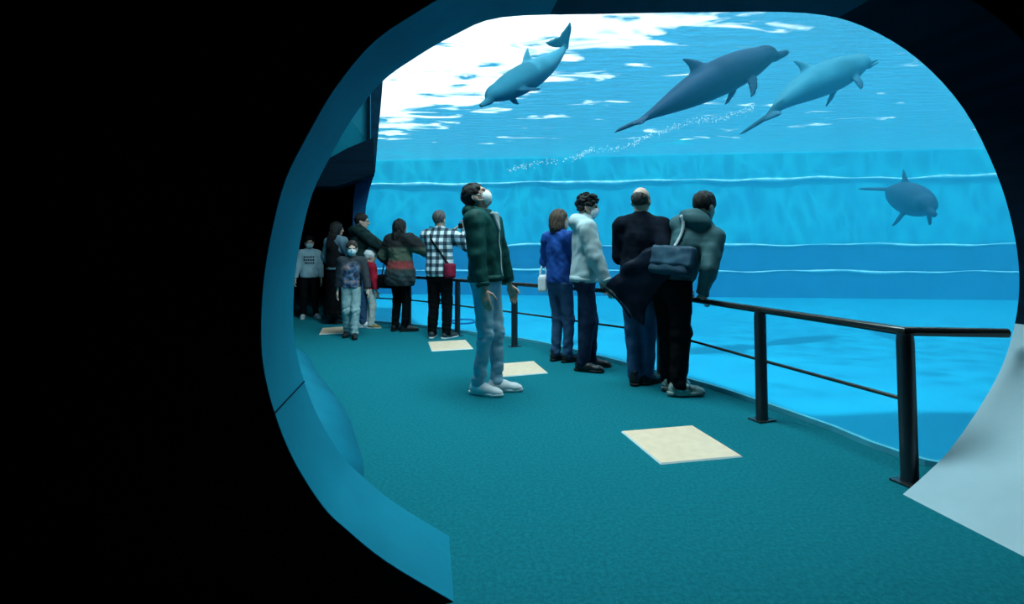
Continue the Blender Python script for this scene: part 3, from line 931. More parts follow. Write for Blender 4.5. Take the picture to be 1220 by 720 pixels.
def hair_mesh(style, hs, seed=1):
    s = Solid((-.17, -.24, -.38), (.17, .17, .21), 0.009)
    s.ell((0, -.016, .026), (.086, .107, .104), k=0.02)
    if style in ('bob', 'long', 'ponytail'):
        s.ell((0, -.035, -.02), (.098, .098, .11), k=0.04)
    if style == 'bob':
        s.ell((0, -.04, -.09), (.105, .088, .085), k=0.04)
    if style == 'long':
        s.ell((0, -.06, -.12), (.10, .065, .15), k=0.05)
        s.cone((0, -.085, -.15), (0, -.12, -.32), .075, .05, k=0.05)
    if style == 'ponytail':
        s.cone((0, -.11, -.02), (0, -.14, -.2), .04, .03, k=0.04)
    if style == 'curly':
        s.ell((0, .0, .075), (.090, .105, .062), k=0.04)
    if style == 'tuft':
        s.ell((0, .02, .07), (.082, .09, .05), k=0.04)
    # open face
    s.ell((0, .115, -.055), (.088, .10, .115), k=0.012, op='sub')
    if style in ('short', 'curly', 'tuft', 'bald', 'buzz'):
        s.cut((0, 0, -.075), (0, .35, -1))
        for sx in (-1, 1):
            s.ell((.085 * sx, .018, -.05), (.03, .045, .055), k=0.01, op='sub')
    if style == 'bald':
        s.cut((0, -.04, .035), (0, .55, 1))
        s.ell((0, -.012, .024), (.0805, .101, .100), k=0.004, op='sub')
    else:
        s.noise({'curly': .015, 'short': .006, 'tuft': .009}.get(style, .006), {'curly': 95}.get(style, 75), seed, stretch=(1, 1, .5) if style in ('bob', 'long') else (1, 1, 1))
    v, f = s.mesh()
    return v * hs, f

def mask_mesh(hs):
    s = Solid((-.1, 0, -.15), (.1, .16, .05), 0.006)
    s.ell((0, .034, -.052), (.067, .074, .070), k=0.01)
    s.ell((0, .084, -.040), (.020, .028, .034), k=0.02)
    s.cut((0, .040, 0), (0, -1, 0.15)); s.cut((0, 0, -.008), (0, -.25, 1)); s.cut((0, .05, -.118), (0, .2, -1))
    v, f = s.mesh()
    return v * hs, f

def hand_mesh(curl, side):
    """fingers along +Y, palm facing -Z, thumb towards +X (mirrored for side = -1)"""
    s = Solid((-.075, -.06, -.10), (.095, .22, .05), 0.0048)
    s.cone((0, -.05, 0), (0, .01, 0), .026, .027, k=0.015, sq=((0, 0, 1), .8))
    s.box((0.0, .045, 0), (.040, .046, .0135), rad=.013, k=0.012)
    s.ell((.022, .025, -.008), (.019, .034, .015), k=0.012)
    for j, (x, L_) in enumerate(((.030, .074), (.0105, .083), (-.0095, .077), (-.0285, .060))):
        p = np.array((x, .085, 0.0)); a = curl * (0.55 + 0.12 * j)
        sp = (x - .002) * 0.12
        r = (.0092, .0088, .0080, .0070)
        for q, seg in enumerate((.42, .32, .26)):
            d = np.array((sp, math.cos(a), -math.sin(a)))
            p2 = p + d * L_ * seg
            s.cone(p, p2, r[q], r[q + 1], k=0.0035)
            p = p2; a += curl * (0.8 if q == 0 else 0.6)
    p = np.array((.030, .008, -.006)); dirs = ((.75, .62, -.20), (.42, .85, -.30), (.18, .93, -.35))
    for q, (d, L_) in enumerate(zip(dirs, (.040, .032, .026))):
        p2 = p + unit(d) * L_
        s.cone(p, p2, (.0135, .0105, .0095)[q], (.0105, .0095, .008)[q], k=0.006)
        p = p2
    v, f = s.mesh()
    if side < 0:
        v = v * np.array((-1, 1, 1), np.float32); f = f[:, ::-1]
    return v, f

_shoe_cache = {}
def shoe_mesh(kind):
    if kind in _shoe_cache: return _shoe_cache[kind]
    s = Solid((-.08, -.13, -.01), (.08, .24, .17), 0.0065)
    s.cone((0, -.055, .048), (0.004, .03, .05), .040, .041, k=0.02)
    s.cone((0.004, .03, .048), (.006, .135, .034), .042, .034, k=0.03, sq=((1, 0, 0), 1.15))
    s.cone((.006, .13, .032), (.008, .168, .030), .036, .026, k=0.02, sq=((1, 0, 0), 1.2))
    s.cone((0, -.04, .06), (0, -.035, .125 if kind == 'boot' else .095), .040, .043, k=0.03)
    for y in (.035, .06, .085, .11):
        s.cone((-.018, y, .092 - (y - .035) * .38), (.018, y + .004, .092 - (y - .035) * .38), .0055, .0055, k=0.004)
    s.cut((0, 0, .022), (0, 0, -1)); s.cut((0, -.03, .135 if kind == 'boot' else .105), (0, -.2, 1))
    up = s.mesh()
    s = Solid((-.08, -.13, -.01), (.08, .24, .06), 0.0065)
    n_ = 7
    P_ = [(-0.002, -.07), (.0, -.03), (.003, .02), (.005, .07), (.007, .115), (.008, .15), (.009, .172)]
    W_ = [.040, .040, .040, .045, .047, .040, .028]
    thick = .034 if kind == 'chunky' else .026
    for i in range(n_ - 1):
        s.cone((P_[i][0], P_[i][1], .02), (P_[i + 1][0], P_[i + 1][1], .02), W_[i], W_[i + 1], k=0.01)
    s.cut((0, 0, thick), (0, 0, 1)); s.cut((0, 0, .0), (0, 0, -1))
    so = s.mesh()
    _shoe_cache[kind] = (up, so)
    return _shoe_cache[kind]

class Person:
    def __init__(self, label, px, face, height, hs=1.0, hip=(0, 0, .93), lean=(0, 0, 0), feet=((-.1, 0, 8), (.1, 0, -8)),
                 hands=((-.24, .05, .80), (.24, .05, .80)), elbows=((-.5, -1, 0), (.5, -1, 0)), head=(0, 0), curl=(.35, .35),
                 foot_lift=(0, 0), knee=((0, 1, 0), (0, 1, 0)), shoulder_raise=(0, 0), build=1.0, tone=0, wrist_n=None, name='person', group=None, loc=None, hand_twist=(0, 0), hand_dir=(None, None)):
        self.hand_dir = hand_dir
        g = ground(*px) if loc is None else Vector(loc)
        self.root = empty(name, g, -D2R(face))
        self.s = height / 1.755
        self.root.scale = (self.s,) * 3
        tag(self.root, label, 'person', group)
        self.build = build; self.tone = tone
        self.hip = np.array(hip, float)
        self.R = rotm('Z', D2R(lean[2])) @ rotm('Y', D2R(lean[1])) @ rotm('X', -D2R(lean[0]))
        self.neck = self.T((0, -.012, .535))
        self.Rh = rotm('Z', D2R(head[1])) @ rotm('X', D2R(head[0]))
        self.hs = hs
        self.hc = self.neck + self.R @ np.array((0, .012, .055)) + self.Rh @ np.array((0, .012, .115 * hs))
        self.sh, self.el, self.wr, self.hj, self.kn, self.an = [], [], [], [], [], []
        for i, sx in enumerate((-1, 1)):
            sh = self.T((.178 * sx * (0.5 + 0.5 * build), 0, .475 + shoulder_raise[i]))
            e, w = two_bone(sh, hands[i], .285, .255, elbows[i])
            self.sh.append(sh); self.el.append(e); self.wr.append(w)
            hj = self.hip + np.array((.088 * sx, 0, -.02))
            fx, fy, fa = feet[i]
            an = np.array((fx, fy, .085 + foot_lift[i]))
            k, an = two_bone(hj, an, .425, .405, knee[i])
            self.hj.append(hj); self.kn.append(k); self.an.append(an)
        self.feet = feet; self.lift = foot_lift; self.curl = curl; self.twist = hand_twist
        self._body()
    def T(self, p):
        return self.hip + self.R @ np.array(p, float)
    def _body(self):
        b = self.build
        s = Solid((-.75, -.7, -.02), (.75, .85, 1.75), 0.016)
        s.ell(self.T((0, 0, .36)), (.125 * b, .085 * b, .17), self.R, k=0.04)
        s.ell(self.T((0, 0, .12)), (.115 * b, .08 * b, .14), self.R, k=0.04)
        s.ell(self.hip, (.125 * b, .085 * b, .10), k=0.04)
        s.cone(self.sh[0], self.sh[1], .045, .045, k=0.04)
        s.cone(self.T((0, 0, .42)), self.neck + self.R @ np.array((0, .0, .06)), .07, .05, k=0.04)
        for i in range(2):
            s.chain((self.sh[i], self.el[i], self.wr[i]), (.045, .036, .024), k=0.02)
            s.chain((self.hj[i], self.kn[i], self.an[i]), (.072, .045, .034), k=0.03)
            a = D2R(self.feet[i][2]); fwd = np.array((-math.sin(a), math.cos(a), 0))
            s.cone(self.an[i] + (0, 0, -.03), self.an[i] + fwd * .11 + np.array((0, 0, -.05)), .03, .022, k=0.02)
        parts = [s]
        nl = self.Rh.T @ (self.neck + self.R @ np.array((0, 0, .0)) - self.hc) / self.hs
        parts.append(tf(head_mesh(self.hs, nl), self.Rh, self.hc))
        for i, sx in enumerate((-1, 1)):
            f = unit(self.wr[i] - self.el[i])
            fo = f
            if self.hand_dir[i] is not None: f = unit(self.hand_dir[i])
            th = np.array((0, 1.0, 0.15)) if abs(f[1]) < 0.8 else np.array((-sx, 0, 0.4))
            th = th - f * (th @ f); th = unit(th)
            th = np.array(Matrix.Rotation(D2R(self.twist[i]), 3, Vector(f))) @ th
            # columns: x = thumb side, y = fingers, z = back of the hand
            z = np.cross(th, f)
            side = 1
            if i == 1: pass
            Rm = np.stack([th, f, z], 1)
            if np.dot(z, np.array((sx, 0, 0))) < 0:      # back of hand faces away from the body
                Rm = np.stack([-th, f, -z], 1); side = -1
            hv, hf = hand_mesh(self.curl[i], side)
            parts.append(tf((hv * .92, hf), Rm, self.wr[i] + fo * 0.02 + f * 0.022))
        self.body = solid_obj('body', parts, skin(self.tone), self.root)
    def eyes(self):
        for sx in (-1, 1):
            s = Solid((-.03, -.03, -.03), (.03, .03, .03), 0.004); s.ell((0, 0, 0), (.0135, .010, .0085), k=.002)
            solid_obj('eye', [tf(s.mesh(), self.Rh, self.hc + self.Rh @ (np.array((.031 * sx, .083, -.005)) * self.hs))], M_eye, self.root)
        return self
    def hair(self, style, material, seed=1):
        o = solid_obj('hair', [tf(hair_mesh(style, self.hs, seed), self.Rh, self.hc)], material, self.root)
        return o
    def mask(self, material=None):
        material = material or M_mask_white
        o = solid_obj('face_mask', [tf(mask_mesh(self.hs), self.Rh, self.hc)], material, self.root)
        for sx in (-1, 1):
            pts = [(.058 * sx, .058, -.022), (.074 * sx, .02, -.008), (.086 * sx, -.022, .010), (.084 * sx, -.030, -.02), (.074 * sx, .015, -.055), (.052 * sx, .058, -.085)]
            pts = [self.hc + self.Rh @ (np.array(p) * self.hs) for p in catmull(pts, 3)]
            V, F = tube_mesh([Vector(p) for p in pts], 0.0025, 5)
            q = mesh_obj('ear_loop', V, F, material, self.root, True)
        return o
    def top(self, name, material, loose=.02, hem=-.04, sleeve=.97, fold=.006, collar=True, hood=False, seed=3, flare=.0, arm=1.0, cuff=None, shoulder=.0, ffreq=26, long=0.0):
        b = self.build
        s = Solid((-.78, -.72, .5), (.78, .85, 1.72), 0.0115)
        lo = loose
        s.ell(self.T((0, .0, .36)), (.158 * b + lo, .108 * b + lo, .19), self.R, k=0.05)
        s.ell(self.T((0, .005, .16)), (.148 * b + lo, .105 * b + lo, .19), self.R, k=0.06)
        s.ell(self.T((0, .0, .0)), (.158 * b + lo + flare, .112 * b + lo + flare, .17), self.R, k=0.06)
        if long:
            s.ell(self.T((0, .0, -.12)), (.158 * b + lo + flare * 1.3, .115 * b + lo + flare * 1.2, .22), self.R, k=0.06)
        s.cone(self.sh[0] + self.R @ np.array((.03, 0, 0)), self.sh[1] - self.R @ np.array((.03, 0, 0)), .062 + lo * .6 + shoulder, .062 + lo * .6 + shoulder, k=0.05)
        for sx in (-1, 1):
            s.cone(self.T((.06 * sx, -.01, .53)), self.T((.165 * sx, 0, .47)), .05 + lo * .4, .06 + lo * .5, k=0.04)
        for i in range(2):
            w = self.el[i] + (self.wr[i] - self.el[i]) * sleeve
            s.chain((self.sh[i], self.el[i]), ((.060 + lo) * arm, (.050 + lo * .9) * arm), k=0.035)
            s.chain((self.el[i], w), ((.050 + lo * .9) * arm, (.036 + lo * .7) * arm), k=0.02)
        if collar:
            c = self.neck
            s.cone(c - self.R @ np.array((0, 0, .03)), c + self.R @ np.array((0, .012, .055)), .078 + lo * .3, .070 + lo * .2, k=0.03)
        if hood:
            c = self.T((0, -.10, .545))
            s.ell(c, (.145, .085, .085), self.R @ rotm('X', -.5), k=0.04)
            s.cone(self.T((-.09, -.03, .56)), self.T((0, .075, .50)), .036, .03, k=0.03)
            s.cone(self.T((.09, -.03, .56)), self.T((0, .075, .50)), .036, .03, k=0.03)
            s.ell(self.T((0, -.10, .565)), (.075, .03, .03), self.R, k=0.02, op='sub')
        if fold:
            s.noise(fold * .75, ffreq, seed, stretch=(1, 1, .55))
            s.noise(fold * .45, ffreq * 1.9, seed + 50, stretch=(1, 1, .8))
        # hem, cuffs and neckline end cleanly
        s.cut(self.T((0, 0, hem)), self.R @ np.array((0, 0, -1)))
        nk = self.neck + self.R @ np.array((0, .012, .058 if collar or hood else .025))
        sl, P = s._slice(nv(nk) - .20, nv(nk) + .20)
        nn = self.R @ np.array((0, .25, 1)); nn = unit(nn)
        if sl is not None:
            d = (P[0] - nk[0]) * nn[0] + (P[1] - nk[1]) * nn[1] + (P[2] - nk[2]) * nn[2]
            rad = np.sqrt((P[0] - nk[0]) ** 2 + (P[1] - nk[1]) ** 2)
            keep = np.where(rad < .105, d, -1.0)
            if not hood: s.A[sl] = np.maximum(s.A[sl], keep.astype(np.float32))
        for i in range(2):
            ax = unit(self.wr[i] - self.el[i])
            w = self.el[i] + (self.wr[i] - self.el[i]) * (sleeve + .04)
            sl, P = s._slice(nv(w) - .14, nv(w) + .14)
            if sl is None: continue
            d = (P[0] - w[0]) * ax[0] + (P[1] - w[1]) * ax[1] + (P[2] - w[2]) * ax[2]
            rr2 = (P[0] - w[0]) ** 2 + (P[1] - w[1]) ** 2 + (P[2] - w[2]) ** 2 - d ** 2
            s.A[sl] = np.maximum(s.A[sl], np.where(rr2 < .075 ** 2, d, -1).astype(np.float32))
        o = solid_obj(name, s, material, self.root)
        self.topo = o
        self.hem = hem
        self._bvh = None
        if cuff:
            for i in range(2):
                ax = unit(self.wr[i] - self.el[i])
                a = self.el[i] + (self.wr[i] - self.el[i]) * (sleeve - .05); e = self.el[i] + (self.wr[i] - self.el[i]) * (sleeve + .06)
                r_ = (.036 + lo * .7) * arm
                V, F = tube_mesh([Vector(a), Vector(a + (e - a) * .3), Vector(e)], [r_ * .99, r_ * 1.03, r_ * .92], 14)
                mesh_obj('cuff', V, F, cuff, self.root, True)
        return o
    def trousers(self, material, loose=.012, name='trousers', fold=.006, seed=5, flare=0.0, length=.05, waist=None):
        if waist is None: waist = min(.10, self.hem + .012)
        b = self.build
        s = Solid((-.5, -.62, -.02), (.5, .75, 1.16), 0.0115)
        s.ell(self.hip + (0, -.01, .0), (.158 * b + loose * .5, .118 * b + loose * .5, .15), k=0.05)
        s.ell(self.hip + (0, 0, .09), (.145 * b, .102 * b, .12), k=0.05)
        for i in range(2):
            s.chain((self.hj[i], self.kn[i]), ((.088 + loose * .6) * (.5 + .5 * b), .060 + loose), k=0.045)
            s.chain((self.kn[i], self.an[i] + (0, 0, .0)), (.060 + loose, .048 + loose + flare), k=0.03)
        if fold:
            kz = [float(k[2]) for k in self.kn]
            s.noise(fold * .6, 30, seed + 60, stretch=(1, 1, .6))
            s.noise(fold * 1.25, 42, seed, stretch=(1, 1, 1.25), mask=lambda P: (0.15 + 0.9 * np.exp(-((P[2] - .15) / .12) ** 2) + .6 * np.exp(-((P[2] - np.mean(kz)) / .12) ** 2)).astype(np.float32))
        s.cut(self.hip + (0, 0, waist), (0, 0, 1))
        for i in range(2):
            an = self.an[i]
            ax = unit(an - self.kn[i])
            p = an + ax * (.085 - length)
            sl, P = s._slice(nv(an) - .17, nv(an) + .17)
            if sl is None: continue
            d = (P[0] - p[0]) * ax[0] + (P[1] - p[1]) * ax[1] + (P[2] - p[2]) * ax[2]
            rr2 = (P[0] - p[0]) ** 2 + (P[1] - p[1]) ** 2 + (P[2] - p[2]) ** 2 - d ** 2
            s.A[sl] = np.maximum(s.A[sl], np.where(rr2 < .12 ** 2, d, -1).astype(np.float32))
        return solid_obj(name, s, material, self.root)
    def shoes(self, upper, sole, kind='low', size=1.0, pitch=(0, 0)):
        up, so = shoe_mesh(kind)
        for i, sx in enumerate((-1, 1)):
            R = rotm('Z', D2R(self.feet[i][2])) @ rotm('X', D2R(pitch[i]))
            base = self.an[i] - np.array((0, 0, .085)) + rotm('Z', D2R(self.feet[i][2])) @ np.array((0, .02, 0))
            mir = np.array((sx, 1, 1), np.float32) * size
            def mm(vf):
                v, f = vf
                return (v * mir, f if sx > 0 else f[:, ::-1])
            sh = solid_obj('shoe', [tf(mm(up), R, base)], upper, self.root)
            q = solid_obj('sole', [tf(mm(so), R, base)], sole, sh)
    # --- helpers that lay things on the clothes
    def bvh(self):
        if self._bvh is None:
            me = self.topo.data
            self._bvh = BVHTree.FromPolygons([v.co.copy() for v in me.vertices], [tuple(p.vertices) for p in me.polygons])
        return self._bvh
    def snap(self, p, toward, off=.008):
        p = Vector(p); d = (Vector(toward) - p).normalized()
        hit = self.bvh().ray_cast(p, d)
        return (hit[0] - d * off) if hit[0] is not None else p
    def strap(self, pts, material, width=.02, parent=None, name='strap', off=.008):
        """pts: (angle from front, clockwise seen from above; height above the hip), laid on the garment"""
        out = []
        for a, z in pts:
            c = self.T((0, 0, z)); d = self.R @ np.array((math.sin(D2R(a)), math.cos(D2R(a)), 0))
            out.append(self.snap(c + d * .6, c, off))
        out = catmull(out, 3)
        V, F = ribbon3(out, [Vector(self.T((0, 0, z))) for z in np.linspace(pts[0][1], pts[-1][1], len(out))], width, .004)
        return mesh_obj(name, V, F, material, parent if parent is not None else self.root, True)
    def band(self, name, z, width, th, material, n=36):
        """ribbed band around the garment at height z above the hip"""
        pts, cs = [], []
        for k in range(n + 1):
            a = 2 * math.pi * k / n
            c = self.T((0, 0, z)); d = self.R @ np.array((math.sin(a), math.cos(a), 0))
            hit = self.snap(c + d * .20, c, 0.0)
            if (hit - Vector(c)).length > .245: hit = Vector(c + d * .20)
            pts.append(hit - Vector(d) * .004); cs.append(Vector(c))
        V, F = ribbon3(pts, cs, width, th)
        return mesh_obj(name, V, F, material, self.root, True)
    def zipper(self, x, z0, z1, material, width=.012):
        out = []
        for z in np.linspace(z0, z1, 12):
            out.append(self.snap(self.T((x, .6, z)), self.T((x, 0, z)), .003))
        V, F = ribbon3(out, [Vector(self.T((x, 0, z))) for z in np.linspace(z0, z1, 12)], width, .003)
        return mesh_obj('zipper', V, F, material, self.root, True)
    def patch(self, name, cx, cz, w, h_, material, front=1, nx=4, nz=3, off=.004, parent=None):
        """flat print laid on the front (or back) of the garment"""
        V, F = [], []
        for j in range(nz + 1):
            for i in range(nx + 1):
                x = cx - w / 2 + w * i / nx; z = cz - h_ / 2 + h_ * j / nz
                p = self.snap(self.T((x, .6 * front, z)), self.T((x, 0, z)), off)
                V.append(p)
        for j in range(nz):
            for i in range(nx):
                a = j * (nx + 1) + i
                F.append((a, a + 1, a + nx + 2, a + nx + 1))
        return mesh_obj(name, V, F, material, parent if parent is not None else self.topo, True)
    def thing(self, name, label, cat, c):
        """a separate thing carried by this person, in the person's own space"""
        e = empty(name)
        M = Matrix.Translation(self.root.location) @ Matrix.Rotation(self.root.rotation_euler.z, 4, 'Z') @ Matrix.Scale(self.s, 4)
        e.matrix_world = M @ Matrix.Translation(Vector(c))
        tag(e, label, cat)
        e['_c'] = 0
        del e['_c']
        return e, -Vector(c)

def shift(o, d):
    o.data.transform(Matrix.Translation(d)); return o

def ribbon3(pts, centers, width, th):
    """flat band along pts, its face turned away from centers"""
    V, F = [], []
    n_ = len(pts)
    for i, p in enumerate(pts):
        t = (pts[min(i + 1, n_ - 1)] - pts[max(i - 1, 0)]).normalized()
        nrm = (p - centers[i]); nrm = (nrm - t * nrm.dot(t)).normalized()
        sd = t.cross(nrm).normalized()
        for a, b in ((-1, 0), (1, 0), (1, 1), (-1, 1)):
            V.append(p + sd * (a * width / 2) + nrm * (b * th))
    for i in range(n_ - 1):
        for k in range(4):
            F.append((i * 4 + k, i * 4 + (k + 1) % 4, (i + 1) * 4 + (k + 1) % 4, (i + 1) * 4 + k))
    F += [(0, 1, 2, 3), tuple((n_ - 1) * 4 + k for k in range(4))]
    return V, F

def plaid_material():
    m = bpy.data.materials.new('navy and white checked cotton'); m.use_nodes = True
    nt = m.node_tree; L = nt.links.new; b = nt.nodes['Principled BSDF']; b.inputs['Roughness'].default_value = 0.85
    tc = nt.nodes.new('ShaderNodeTexCoord'); sp = nt.nodes.new('ShaderNodeSeparateXYZ'); L(tc.outputs['Object'], sp.inputs[0])
    def stripe(out, period, duty):
        a = nt.nodes.new('ShaderNodeMath'); a.operation = 'MULTIPLY'; a.inputs[1].default_value = 6.2832 / period; L(out, a.inputs[0])
        c = nt.nodes.new('ShaderNodeMath'); c.operation = 'SINE'; L(a.outputs[0], c.inputs[0])
        g = nt.nodes.new('ShaderNodeMapRange'); g.inputs['From Min'].default_value = duty - .15; g.inputs['From Max'].default_value = duty + .15; L(c.outputs[0], g.inputs['Value'])
        return g.outputs['Result']
    v = stripe(sp.outputs['X'], .098, .05); h_ = stripe(sp.outputs['Z'], .098, .05)
    ad = nt.nodes.new('ShaderNodeMath'); ad.operation = 'ADD'; L(v, ad.inputs[0]); L(h_, ad.inputs[1])
    hf = nt.nodes.new('ShaderNodeMath'); hf.operation = 'MULTIPLY'; hf.inputs[1].default_value = .5; L(ad.outputs[0], hf.inputs[0])
    r = nt.nodes.new('ShaderNodeValToRGB'); r.color_ramp.elements[0].color = (.82, .86, .86, 1); r.color_ramp.elements[1].color = (.01, .02, .03, 1)
    e = r.color_ramp.elements.new(.5); e.color = (.10, .18, .22, 1)
    L(hf.outputs[0], r.inputs['Fac']); L(r.outputs['Color'], b.inputs['Base Color'])
    return m

def band_material(name, stops, axis='Z', lo=0.8, hi=1.5, noise=.03):
    """horizontal bands woven into a garment: stops = [(height, colour)]"""
    m = bpy.data.materials.new(name); m.use_nodes = True
    nt = m.node_tree; L = nt.links.new; b = nt.nodes['Principled BSDF']; b.inputs['Roughness'].default_value = 0.95
    tc = nt.nodes.new('ShaderNodeTexCoord'); sp = nt.nodes.new('ShaderNodeSeparateXYZ'); L(tc.outputs['Object'], sp.inputs[0])
    nz = nt.nodes.new('ShaderNodeTexNoise'); nz.inputs['Scale'].default_value = 28; L(tc.outputs['Object'], nz.inputs['Vector'])
    a = nt.nodes.new('ShaderNodeMath'); a.operation = 'MULTIPLY_ADD'; a.inputs[1].default_value = noise * 2; L(nz.outputs['Fac'], a.inputs[0]); L(sp.outputs[axis], a.inputs[2])
    mr = nt.nodes.new('ShaderNodeMapRange'); mr.inputs['From Min'].default_value = lo + noise; mr.inputs['From Max'].default_value = hi + noise; L(a.outputs[0], mr.inputs['Value'])
    r = nt.nodes.new('ShaderNodeValToRGB'); L(mr.outputs['Result'], r.inputs['Fac'])
    els = r.color_ramp.elements
    for i, (z, c) in enumerate(stops):
        pos = (z - lo) / (hi - lo)
        e = els[i] if i < 2 else els.new(pos)
        e.position = pos; e.color = sock(c)
    L(r.outputs['Color'], b.inputs['Base Color'])
    return m

# ---- who stands where
H_black = hair_mat('black hair', (0.006, 0.006, 0.006))
H_brown = hair_mat('dark brown hair', (0.05, 0.032, 0.024))
H_grey = hair_mat('short greying hair', (0.10, 0.09, 0.085))
M_denim = cloth('mid blue denim', (0.045, 0.11, 0.21), c2=(0.025, 0.07, 0.15))
M_denim_pale = cloth('washed pale denim', (0.36, 0.55, 0.64), c2=(0.22, 0.40, 0.50), vscale=6)
M_denim_dark = cloth('dark navy denim', (0.012, 0.035, 0.075), c2=(0.006, 0.016, 0.04))
M_blackcloth = cloth('black cotton', (0.003, 0.004, 0.005))
M_white_leather = mat('white shoe leather', (0.80, 0.82, 0.82), rough=0.45, var=0.05)
M_sole_white = mat('white rubber sole', (0.72, 0.76, 0.76), rough=0.6, var=0.05)
M_black_leather = mat('black shoe leather', (0.01, 0.01, 0.011), rough=0.4, var=0.2)
M_sole_black = mat('black rubber sole', (0.008, 0.008, 0.009), rough=0.7, var=0.2)
M_zip = mat('pale zip tape', (0.62, 0.72, 0.70), rough=0.5, var=0.1)

def height_of(px, ytop, extra=0.0):
    g = ground(*px); t = at_depth(px[0], ytop, g.y)
    return t.z + extra

# 1 man in the green jacket looking up
p = Person('man in a dark green jacket and pale jeans looking up in a white mask', (582, 468), 108, 1.80, head=(36, 14), lean=(-3, 0, -4),
           feet=((-.06, .05, 14), (.07, -.06, -2)), hip=(0, -.02, .93), hands=((-.30, .10, .80), (.27, .07, .80)), elbows=((-.6, -1, 0), (.7, -1, 0)), curl=(.3, .3), tone=0)
M_green = cloth('dark green quilted nylon', (0.012, 0.085, 0.072), rough=0.5, bump=0.15, c2=(0.006, 0.05, 0.045))
p.top('jacket', M_green, loose=.028, hem=-.02, sleeve=.93, fold=.009, collar=True, hood=False, seed=11, arm=1.0, cuff=M_green, ffreq=22)
hd = Solid((-.25, -.3, 1.3), (.25, .2, 1.65), .010)
hd.ell(p.T((0, -.10, .565)), (.135, .075, .075), p.R @ rotm('X', -.4), k=.03)
hd.cone(p.T((-.085, -.03, .575)), p.T((-.03, .085, .50)), .03, .022, k=.03); hd.cone(p.T((.085, -.03, .575)), p.T((.03, .085, .50)), .03, .022, k=.03)
solid_obj('hood', hd, M_green, p.root)
p.zipper(0, .02, .47, M_zip, .016)
p.band('hem_band', .005, .05, .008, M_green)
for sx in (-1, 1): p.patch('pocket_welt', .115 * sx, .13, .016, .15, M_green, nx=2, nz=5, off=.007)
li = Solid((-.15, -.05, 1.25), (.15, .25, 1.6), .009)
li.cone(p.T((-.035, .10, .53)), p.T((-.008, .135, .40)), .024, .010, k=.02); li.cone(p.T((.035, .10, .53)), p.T((.008, .135, .40)), .024, .010, k=.02)
solid_obj('collar_lining', li, cloth('grey fleece lining', (0.36, 0.45, 0.47)), p.root)
p.trousers(M_denim_pale, loose=.004, name='jeans', fold=.008, seed=4)
p.shoes(M_white_leather, M_sole_white)
p.hair('short', H_black, 2); p.mask(); p.eyes()
GREEN = p

# 2 woman in the blue jacket with a handbag
p = Person('woman with a brown bob and royal blue jacket beside the youth in grey', (667, 431), 52, 1.64, head=(0, -36), build=.92,
           feet=((-.07, 0, 5), (.08, .05, -5)), hands=((-.20, .22, .98), (.18, .26, 1.0)), elbows=((-1, -.5, -.2), (1, -.5, -.2)), curl=(.5, .5), tone=2)
M_blue = cloth('royal blue nylon', (0.02, 0.09, 0.36), rough=0.5, c2=(0.012, 0.05, 0.22))
p.top('jacket', M_blue, loose=.032, hem=-.02, fold=.010, seed=21, arm=1.08)
p.trousers(M_denim, name='jeans', loose=.008)
p.shoes(M_black_leather, M_sole_black, 'boot')
p.hair('bob', hair_mat('chestnut hair', (0.075, 0.048, 0.032)), 3)
BLUEW = p
c = (-.30, .02, .90)
e, d = p.thing('handbag', 'small white leather handbag hanging from the arm of the woman in blue', 'handbag', c)
M_bag = mat('white bag leather', (0.78, 0.82, 0.80), rough=0.4, var=0.05)
e.rotation_euler.z += D2R(-48)
s = Solid((-.18, -.10, -.15), (.18, .10, .12), .008)
s.box((0, 0, -.02), (.145, .055, .095), rad=.03, k=.01); s.box((0, 0, .072), (.135, .035, .012), rad=.01, k=.02)
solid_obj('bag_body', s, M_bag, e)
for sy in (-1, 1):
    V, F = tube_mesh(catmull([(-.07, .04 * sy, .06), (-.065, .035 * sy, .13), (-.04, .025 * sy, .175), (0, .02 * sy, .19), (.04, .025 * sy, .175), (.065, .035 * sy, .13), (.07, .04 * sy, .06)], 3), .0065, 8)
    mesh_obj('handle', V, F, M_bag, e, True)
V, F = tube_mesh([(-.13, 0, .084), (.13, 0, .084)], .004, 6); mesh_obj('zip', V, F, M_zip, e)

# 3 youth in the grey hoodie
p = Person('curly-haired youth in a light grey hoodie and dark jeans wearing a mask', (697, 440), 94, 1.76, head=(-2, 0), lean=(2, 0, 0),
           feet=((-.08, .06, 4), (.09, -.03, -16)), hands=((-.25, .20, .86), (.24, .22, .80)), elbows=((-.4, -1, 0), (.5, -1, 0)), curl=(.4, .4), tone=0)
M_grey = cloth('light grey sweatshirt cotton', (0.50, 0.62, 0.63), c2=(0.42, 0.54, 0.56))
p.top('hoodie', M_grey, loose=.030, hem=-.05, fold=.009, hood=True, seed=31, arm=1.06, cuff=M_grey)
M_print = mat('dark navy print', (0.02, 0.02, 0.05), rough=0.7, var=0.2)
M_printr = mat('dark red print', (0.22, 0.03, 0.06), rough=0.7, var=0.2)
p.band('hem_band', -.025, .06, .008, M_grey)
p.patch('kangaroo_pocket', 0, .09, .24, .15, M_grey, nx=8, nz=5, off=.007)
for (x, z, w, h_, mm) in ((.075, .385, .018, .10, M_print), (.10, .43, .05, .018, M_print), (.10, .385, .04, .016, M_print), (.10, .345, .05, .018, M_printr), (.02, .385, .02, .10, M_print), (-.02, .43, .05, .018, M_print), (-.02, .345, .05, .018, M_printr)):
    p.patch('print', x, z, w, h_, mm)
p.trousers(M_denim_dark, name='jeans', loose=.014, fold=.008, seed=6)
p.shoes(M_black_leather, M_sole_black)
p.hair('curly', H_black, 4); p.mask(); p.eyes()
HOOD = p

